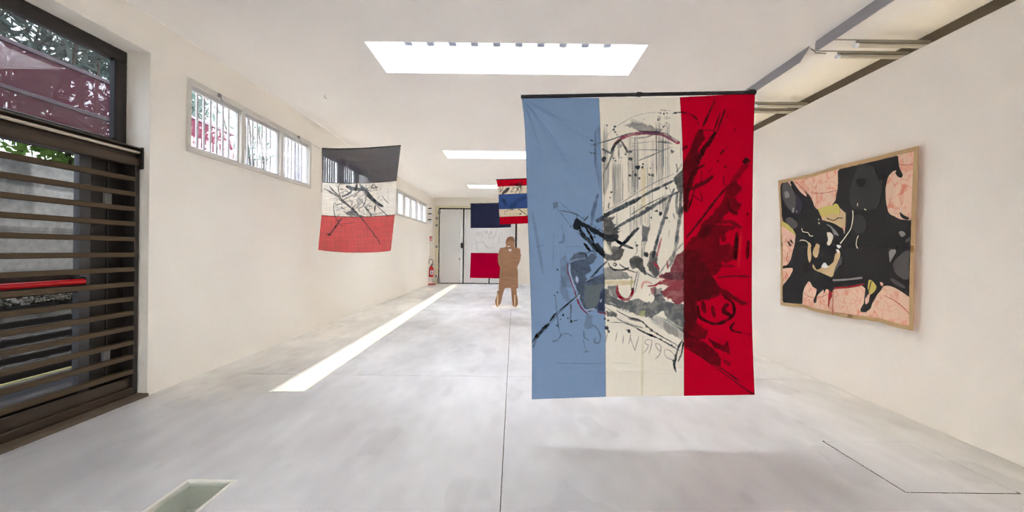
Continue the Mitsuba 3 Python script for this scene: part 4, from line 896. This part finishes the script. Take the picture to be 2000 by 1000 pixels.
ZF = Zoom(910, 340, 7.692)
def paint_thai(c):
    S = lambda p, w, a=.8, col=DINK, **k: c.stroke(ZF(p), w / 7.692, col, a, **k)
    S([(650, 205), (600, 255), (550, 300)], 42, .85); S([(600, 215), (650, 225)], 30, .7); S([(515, 190), (520, 280)], 12, .8); S([(560, 185), (540, 240), (500, 270)], 12, .6); S([(480, 220), (490, 240)], 12)
    S([(745, 190), (700, 230), (670, 275)], 12, .8); S([(670, 268), (720, 262)], 14, .7); S([(790, 110), (825, 210), (800, 295)], 22, .85); S([(740, 290), (780, 220), (850, 110)], 14, .8); S([(760, 200), (800, 260)], 18, .7); S([(850, 190), (840, 290)], 12, .7); S([(720, 200), (690, 190)], 10, .7)
    S([(650, 160), (700, 150), (770, 160), (890, 168)], 26, .6, lin(60, 16, 22)); S([(830, 90), (845, 160)], 12, .6, lin(60, 16, 22)); S([(600, 120), (640, 110)], 26, .25, lin(60, 16, 22)); S([(770, 140), (770, 180)], 36, .7, lin(40, 16, 20)); S([(500, 140), (560, 150)], 20, .25, lin(60, 16, 22))
    S([(545, 370), (580, 420), (605, 470)], 50, .6, lin(34, 46, 78)); S([(660, 500), (740, 450), (760, 430)], 60, .45, lin(34, 46, 78)); S([(740, 400), (830, 380), (890, 350)], 60, .4, lin(34, 46, 78)); S([(560, 400), (600, 410)], 12, .5, lin(30, 40, 70))
    S([(660, 532), (720, 534)], 30, .85); S([(640, 528), (605, 560)], 14, .85); S([(780, 522), (860, 575), (930, 630)], 12, .8); S([(790, 522), (850, 570)], 16, .5); S([(810, 600), (830, 595)], 18, .85); S([(815, 590), (795, 615)], 7); S([(580, 545), (590, 612)], 6, .8); S([(890, 550), (910, 548)], 7); S([(760, 592), (790, 596)], 5, .6)
def fold_thai(f):
    x = (f[:, 0] - 970) / 130; y = (f[:, 1] - 350) / 86
    return .012 * np.sin(x * 7 + 1) * (y + .2)
TH = [[(969.5, 351.6), (1100, 346)], [(972, 364.5), (1100.6, 358.5)], [(973.8, 380), (1101.5, 374)], [(974.5, 408.8), (1103, 403.5)], [(975.4, 423.8), (1104, 418.5)], [(976, 438.6), (1105, 433)]]
TH = [[a, ((a[0] + b[0]) / 2, (a[1] + b[1]) / 2), b] for a, b in TH]
f3 = flag_bands('hanging_flag', 'small red, cream and blue striped flag partly hidden behind the large flag', 10.0, TH, False,
                [lin(184, 10, 36), lin(222, 208, 186), lin(60, 84, 138), lin(222, 208, 182), lin(184, 4, 36)], paint_thai, fold_thai, res=.6,
                bandlabels=['top red stripe', 'upper cream stripe with black marks', 'blue stripe', 'lower cream stripe', 'bottom red stripe'], tex=weave(.08, seed=8))
rod_and_threads(f3, (968.5, 351), (1100.5, 345.6), 10.0, .009)

ZD = Zoom(820, 370, 8.696)
def paint_pale(c):
    S = lambda p, w, a=.25, **k: c.stroke(ZD(p), w / 8.696, lin(120, 122, 124), a, **k)
    S([(950, 780), (990, 730), (1050, 760), (1060, 830)], 14); S([(980, 750), (1000, 770)], 30, .3); S([(1090, 680), (1095, 760)], 12); S([(1130, 690), (1140, 750)], 24, .35); S([(1215, 710), (1210, 760)], 30, .35)
    S([(1180, 840), (1170, 780), (1210, 740)], 12, .3); S([(1180, 830), (1260, 810), (1290, 750)], 14, .3); S([(1300, 680), (1290, 760)], 10); S([(1330, 790), (1350, 850), (1320, 940)], 16, .3); S([(940, 860), (1000, 900), (1080, 870)], 14); S([(1060, 880), (1110, 940), (1140, 1000)], 18, .3); S([(1380, 740), (1400, 800)], 10)
    S([(960, 900), (970, 1000), (1010, 1050)], 16, .22); S([(1120, 960), (1200, 1000), (1260, 960)], 14, .22)
def fold_pale(f):
    x = (f[:, 0] - 919) / 80; y = (f[:, 1] - 398) / 144
    return .02 * np.sin(x * 8) * (y + .1)
PL = [[(919.2, 398.5), (958, 397.6), (998, 396)], [(919.2, 445.2), (958, 445), (998, 443.7)], [(919.8, 494), (958, 494.3), (997, 495)], [(917.8, 542), (958, 542.8), (997, 543.6)]]
f4 = flag_bands('hanging_flag', 'navy, white and crimson flag hanging in front of the far folding doors', 15.3, PL, False,
                [lin(44, 47, 70), lin(228, 228, 228), lin(172, 0, 52)], paint_pale, fold_pale, res=.5,
                bandlabels=['navy stripe', 'white stripe with faint grey drawing', 'crimson stripe'], tex=weave(.05, seed=12))
rod_and_threads(f4, (918.2, 398), (998.5, 395.6), 15.3, .010)
A, B = at_y(917, 542.2, 15.3), at_y(997.5, 543.7, 15.3)
part(f4, 'bottom_batten', tube([A, B], .009, 8), 'mat_red', 40)

# ------------------------------------------------------------------ cut-out figure
YC = 11.45
ZC = Zoom(950, 450, 6.247)
outl = [(293, 72), (320, 78), (338, 95), (346, 120), (347, 150), (344, 175), (341, 190), (346, 203), (375, 212), (408, 225), (413, 240), (415, 270), (424, 305), (418, 330), (412, 365), (400, 400), (390, 420), (377, 440), (378, 470), (384, 490), (386, 560), (386, 705), (366, 708), (370, 740), (370, 790), (380, 820), (386, 855), (384, 900), (372, 916), (368, 938), (335, 938), (318, 912), (316, 890), (312, 830), (306, 770), (300, 702), (228, 705), (212, 740), (196, 800), (178, 880), (165, 900), (150, 915), (145, 938), (118, 935), (115, 905), (104, 870), (112, 840), (122, 815), (135, 770), (130, 742), (150, 728), (148, 700), (155, 640), (158, 560), (165, 480), (168, 450), (150, 420), (140, 380), (136, 320), (142, 290), (152, 275), (150, 250), (162, 245), (164, 215), (205, 210), (228, 205), (245, 190), (240, 175), (235, 160), (236, 140), (242, 115), (255, 92), (272, 78)]
pw = np.array([at_y(*q, YC) for q in ZC(outl)])
zmin = pw[:, 2].min(); pw[:, 2] = np.maximum(pw[:, 2], .012)
pg = Polygon(pw[:, [0, 2]]).buffer(0)
ct = thing('cutout_figure', 'life-size brown cut-out of a person in a long coat on a round white base', 'cut-out figure')
part(ct, 'panel', prism_xz(pg, YC - .009, YC + .009), 'mat_card')
lo = Polygon(np.array([at_y(*q, YC) for q in ZC([(165, 640), (300, 618), (386, 640), (386, 705), (228, 705), (150, 728)])])[:, [0, 2]])
cb = at_y(*ZC([(245, 935)])[0], YC)
part(ct, 'base_plate', lathe([(0, 0), (.39, 0), (.39, .009), (.385, .012), (0, .012)], (cb[0], YC, 0), 48), 'mat_white_metal', 40)
for q in (138, 346):
    p = at_y(*ZC([(q, 930)])[0], YC)
    ztop_ = at_y(*ZC([(q, 785)])[0], YC)[2]
    part(ct, 'foot_bracket', prism_yz(Polygon([(YC - .20, .012), (YC - .009, .012), (YC - .009, ztop_), (YC - .03, ztop_), (YC - .17, .10)]), p[0] - .012, p[0] + .012), 'mat_ply_edge')
for k, (pts) in enumerate(([(258, 190), (282, 190), (286, 200), (262, 200)], [(266, 226), (288, 230), (310, 228), (310, 236), (290, 240), (268, 236)], [(276, 244), (306, 247), (304, 256), (280, 254)])):
    part(ct, 'tag', prism_xz(Polygon(np.array([at_y(*q, YC) for q in ZC(pts)])[:, [0, 2]]), YC - .012, YC - .009), 'mat_label')
for pts in ([(245, 205), (262, 222), (290, 230), (320, 226), (338, 205)], [(165, 300), (186, 360), (180, 440)], [(160, 530), (290, 545), (384, 530)], [(200, 300), (196, 440)]):
    part(ct, 'crease', tube([at_y(*q, YC) - [0, .009, 0] for q in ZC(pts)], .004, 6), 'mat_card_line' if 'mat_card_line' in scene else mat('mat_card_line', lin(134, 98, 72), .8), 40)
hp = [(272, 78), (293, 72), (320, 78), (338, 95), (345, 120), (343, 138), (300, 120), (262, 128), (246, 150), (238, 140), (243, 115), (255, 92)]
part(ct, 'hair', prism_xz(Polygon(np.array([at_y(*q, YC) for q in ZC(hp)])[:, [0, 2]]).buffer(0), YC - .011, YC - .009), mat('mat_card_dark', lin(128, 92, 68), .75))

# ------------------------------------------------------------------ patchwork tapestry on the right wall
XT = XR - 0.03
ZT = Zoom(1500, 270, 2.566)
def twall(pts, soft=0):
    q = np.array(pts, float)
    for _ in range(soft):   # round the corners as cut cloth has them
        n = np.roll(q, -1, 0); q = np.stack([.78 * q + .22 * n, .22 * q + .78 * n], 1).reshape(-1, 2)
    if soft: q = q + (meshkit.noise(np.stack([q[:, 0] * .23, q[:, 1] * .23, q[:, 0] * 0], 1), 3) - .5)[:, None] * 5 * np.array([1, .7])
    return np.array([at_x(*w, XT)[1:] for w in ZT(q)])
edge = [(60, 213), (110, 203), (220, 180), (350, 140), (460, 114), (560, 90), (765, 38), (757, 200), (750, 400), (744, 600), (742, 700), (742, 965), (690, 955), (640, 944), (580, 922), (520, 912), (440, 905), (330, 885), (250, 868), (180, 848), (77, 838), (78, 720), (78, 600), (72, 480), (70, 400), (64, 300)]
def wave(y, z):
    b = np.clip((2.0 - z) / 1.3, 0, 1)
    return -(0.012 + 0.018 * b * (.5 + .5 * np.sin(y * 9.0 + 1.0)) + .006 * np.sin(y * 16 + z * 3) * b - .007 * np.exp(-((z - 1.35 - .03 * y) / .012) ** 2) - .006 * np.exp(-((y - 4.55) / .012) ** 2) * b + .003 * (meshkit.fbm(np.stack([y * 9, z * 9, y * 0], -1), 3, 5) - .5))
def cloth_piece(poly, off, thick):
    m = trimesh.creation.extrude_polygon(poly, thick, engine='earcut')
    v, f = trimesh.remesh.subdivide_to_size(m.vertices, m.faces, .035, max_iter=14)
    X = XT + wave(v[:, 0], v[:, 1]) - off - v[:, 2]
    return trimesh.Trimesh(np.stack([X, v[:, 0], v[:, 1]], 1), f[:, ::-1] if False else f, process=False)
def pink_fn(p, n, uv):
    wy, wz = p.y + .05 * (mikit.noise(p.y * 14, p.z * 14, 11.0) - .5), p.z + .05 * (mikit.noise(p.y * 14, p.z * 14, 31.0) - .5)
    a = mikit.noise(wy * 19, wz * 19, 1.0); b = mikit.noise(wy * 24 + 7, wz * 24, 5.0)
    w = mikit.smoothstep(.10, .0, dr.abs(a - .5)) * .55 + mikit.smoothstep(.62, .8, b) * .5
    g = mikit.fbm(p.y * 1.5, p.z * 1.5, 0.0)
    return mikit.mix(lin(238, 200, 174).tolist(), lin(222, 140, 112).tolist(), dr.clip(w + .25 * (g - .5), 0, 1))
mat('mat_pink', mikit.proc(pink_fn), 0.85, sheen=0.3)
TC = {'black': (26, 25, 25), 'char': (33, 32, 31), 'dgrey': (50, 50, 48), 'grey': (84, 81, 80), 'lgrey': (140, 137, 134), 'navy': (42, 38, 54), 'yellow': (206, 190, 104), 'tan': (212, 184, 140), 'cream': (232, 222, 202), 'white': (238, 236, 232), 'red': (158, 24, 36), 'pinkp': (238, 192, 172), 'border': (192, 160, 116), 'thread': (186, 104, 92)}
for k, v in TC.items(): mat('mat_t_' + k, lin(*v), 0.8, sheen=0.2)
tp = thing('tapestry', 'square patchwork textile of black, pink and tan cloth pieces pinned on the right wall', 'tapestry')
ep = Polygon(twall(edge)).buffer(0)
part(tp, 'backing', cloth_piece(ep.buffer(-.012), .0, .006), 'mat_pink', 30, label='pink printed backing cloth')
part(tp, 'binding', cloth_piece(ep.difference(ep.buffer(-.036, join_style=2)), .001, .010), 'mat_t_border', label='tan bound edge')
LB = [(64, 216), (128, 207), (150, 248), (205, 275), (232, 312), (240, 345), (262, 362), (270, 372), (266, 380), (280, 398), (276, 410), (335, 418), (385, 450), (395, 520), (385, 600), (345, 690), (340, 775), (318, 762), (306, 752), (300, 772), (294, 775), (296, 755), (280, 770), (262, 790), (258, 822), (248, 828), (243, 812), (255, 780), (262, 755), (235, 745), (218, 715), (198, 725), (185, 760), (175, 850), (80, 832), (82, 742), (118, 700), (140, 650), (105, 648), (88, 656), (84, 638), (110, 640), (125, 600), (140, 540), (150, 490), (128, 455), (78, 425)]
RB = [(360, 147), (430, 128), (560, 98), (658, 73), (668, 150), (690, 190), (672, 200), (650, 180), (655, 160), (635, 162), (612, 195), (598, 245), (600, 310), (612, 365), (622, 382), (650, 395), (672, 408), (718, 412), (735, 404), (737, 805), (690, 775), (640, 745), (598, 735), (575, 770), (548, 815), (530, 860), (500, 875), (473, 868), (500, 815), (500, 735), (420, 742), (345, 748), (335, 765), (325, 760), (340, 700), (345, 640), (355, 600), (385, 560), (392, 470), (405, 400), (385, 362), (372, 350), (358, 340), (330, 345), (352, 300), (360, 240)]
P_ = [('black', LB), ('char', RB), ('black', [(672, 368), (690, 385), (722, 402), (712, 410), (680, 398)]),
      ('yellow', [(258, 356), (300, 340), (338, 338), (350, 326), (366, 336), (370, 385), (345, 385), (310, 400), (282, 395), (270, 375)]),
      ('tan', [(282, 398), (312, 385), (345, 380), (372, 390), (385, 362), (403, 376), (400, 420), (388, 455), (340, 425), (300, 415)]),
      ('grey', [(80, 222), (110, 212), (148, 285), (150, 330), (140, 375), (105, 345), (80, 290)]), ('navy', [(150, 280), (165, 290), (192, 330), (168, 382), (140, 380), (148, 330)]),
      ('pinkp', [(150, 240), (166, 252), (194, 270), (205, 286), (200, 293), (172, 270)]), ('pinkp', [(106, 211), (113, 209), (131, 242), (122, 236)]), ('grey', [(95, 400), (125, 395), (155, 420), (157, 447), (135, 458), (112, 440)]),
      ('yellow', [(78, 413), (110, 430), (140, 462), (152, 492), (130, 472), (100, 452), (78, 440)]), ('pinkp', [(80, 440), (100, 452), (130, 472), (150, 492), (144, 505), (110, 500), (80, 480)]), ('lgrey', [(300, 428), (325, 435), (350, 460), (367, 487), (358, 490), (350, 482), (345, 488), (330, 450)]),
      ('cream', [(306, 474), (325, 470), (341, 490), (335, 520), (318, 542), (310, 532), (320, 510)]), ('tan', [(208, 528), (218, 520), (226, 535), (228, 600), (219, 630), (211, 600)]), ('tan', [(238, 560), (254, 525), (273, 535), (270, 570), (258, 602), (238, 590)]),
      ('tan', [(235, 625), (252, 652), (262, 662), (285, 648), (300, 622), (320, 645), (345, 612), (352, 575), (364, 555), (374, 572), (372, 610), (352, 650), (335, 700), (318, 690), (285, 674), (250, 662), (236, 645)]),
      ('red', [(345, 746), (420, 741), (500, 726), (496, 738), (430, 747), (348, 758)]), ('red', [(318, 765), (336, 770), (330, 800), (320, 822), (317, 860)]),
      ('dgrey', [(468, 132), (540, 135), (560, 190), (590, 190), (585, 270), (570, 350), (500, 362), (430, 350), (418, 280), (440, 200)]), ('dgrey', [(440, 390), (480, 380), (512, 420), (505, 470), (460, 480), (435, 450)]), ('yellow', [(522, 712), (536, 708), (566, 738), (560, 770), (535, 787), (520, 762)]),
      ('pinkp', [(506, 800), (518, 785), (534, 770), (530, 815), (508, 838)]), ('pinkp', [(578, 716), (600, 728), (590, 745)]),
      ('grey', [(640, 620), (700, 560), (735, 570), (735, 702), (700, 712), (650, 680)])]
P2 = [('lgrey', [(90, 275), (108, 262), (122, 290), (98, 305)]), ('lgrey', [(135, 345), (148, 350), (140, 376), (127, 370)]), ('cream', [(150, 363), (157, 367), (153, 372)]), ('white', [(284, 641), (300, 617), (318, 646), (300, 652)]), ('white', [(354, 535), (373, 535), (376, 548), (362, 553)]), ('white', [(352, 555), (368, 560), (372, 576), (358, 571)]), ('grey', [(372, 600), (384, 592), (382, 630), (366, 645), (350, 672), (345, 662)]),
      ('black', [(455, 205), (505, 200), (500, 235), (475, 247), (458, 230)]), ('black', [(565, 182), (598, 180), (592, 208), (568, 212)]), ('lgrey', [(622, 555), (663, 560), (640, 600), (626, 628)]), ('lgrey', [(666, 470), (685, 462), (707, 480), (686, 499)]), ('grey', [(700, 512), (730, 490), (732, 508), (706, 526)]), ('grey', [(625, 698), (660, 713), (707, 745), (696, 756), (640, 727)]), ('cream', [(262, 404), (270, 406), (268, 414)]), ('cream', [(264, 420), (272, 424), (268, 432)]),
      ('black', [(108, 515), (116, 518), (125, 540), (118, 540)]), ('black', [(120, 508), (130, 512), (138, 528), (130, 526)])]
for lvl, group in ((1, P_), (2, P2)):
    for q, (c, pts) in enumerate(group):
        pg = Polygon(twall(pts, 1)).buffer(0).intersection(ep.buffer(-.04, join_style=2))
        if pg.geom_type != 'Polygon': pg = max(pg.geoms, key=lambda g: g.area)
        off = .006 if c in ('black', 'char') and lvl == 1 and q < 2 else (.009 if lvl == 1 else .012)
        part(tp, 'patch', cloth_piece(pg, off + (.0005 * q if lvl == 1 else 0) * .2, .003), 'mat_t_' + c)
lines = [('cream', 5, [(438, 362), (441, 380), (440, 405), (430, 450), (405, 490), (375, 528)]), ('cream', 4, [(470, 488), (460, 515), (458, 540), (465, 552)]), ('lgrey', 9, [(340, 712), (400, 709), (490, 699)]), ('cream', 4, [(182, 450), (188, 468), (215, 474), (222, 488), (240, 490)]), ('cream', 4, [(173, 516), (182, 510), (205, 516), (215, 530)]), ('cream', 4, [(465, 325), (463, 340)]), ('cream', 4, [(498, 355), (508, 360)]), ('cream', 5, [(85, 818), (92, 818)]),
         ('black', 3, [(310, 400), (345, 412), (365, 400), (388, 402)]), ('thread', 2.5, [(222, 270), (290, 275), (356, 258)]), ('thread', 2.5, [(140, 215), (165, 235), (225, 300), (235, 340)]), ('thread', 2, [(185, 775), (240, 800), (318, 780)]), ('thread', 2, [(110, 570), (105, 610), (120, 615)]), ('thread', 2.5, [(668, 130), (700, 135), (745, 130)]), ('thread', 2.5, [(600, 790), (680, 840), (738, 900)]), ('thread', 2, [(395, 470), (400, 510)]), ('black', 4, [(340, 760), (340, 885)]), ('black', 2.5, [(540, 715), (525, 770), (510, 800)])]
for c, w, pts in lines:
    pl = twall(pts); t = smooth_path(pl, 5)
    part(tp, 'stitching', cloth_piece(LineString(t).buffer(w / 2 / 2.566 * .0045 * 1.3, cap_style=2), .0155 if c != 'thread' else .0065, .002), 'mat_t_' + c if not (c == 'black' and w == 4) else 'mat_t_thread')
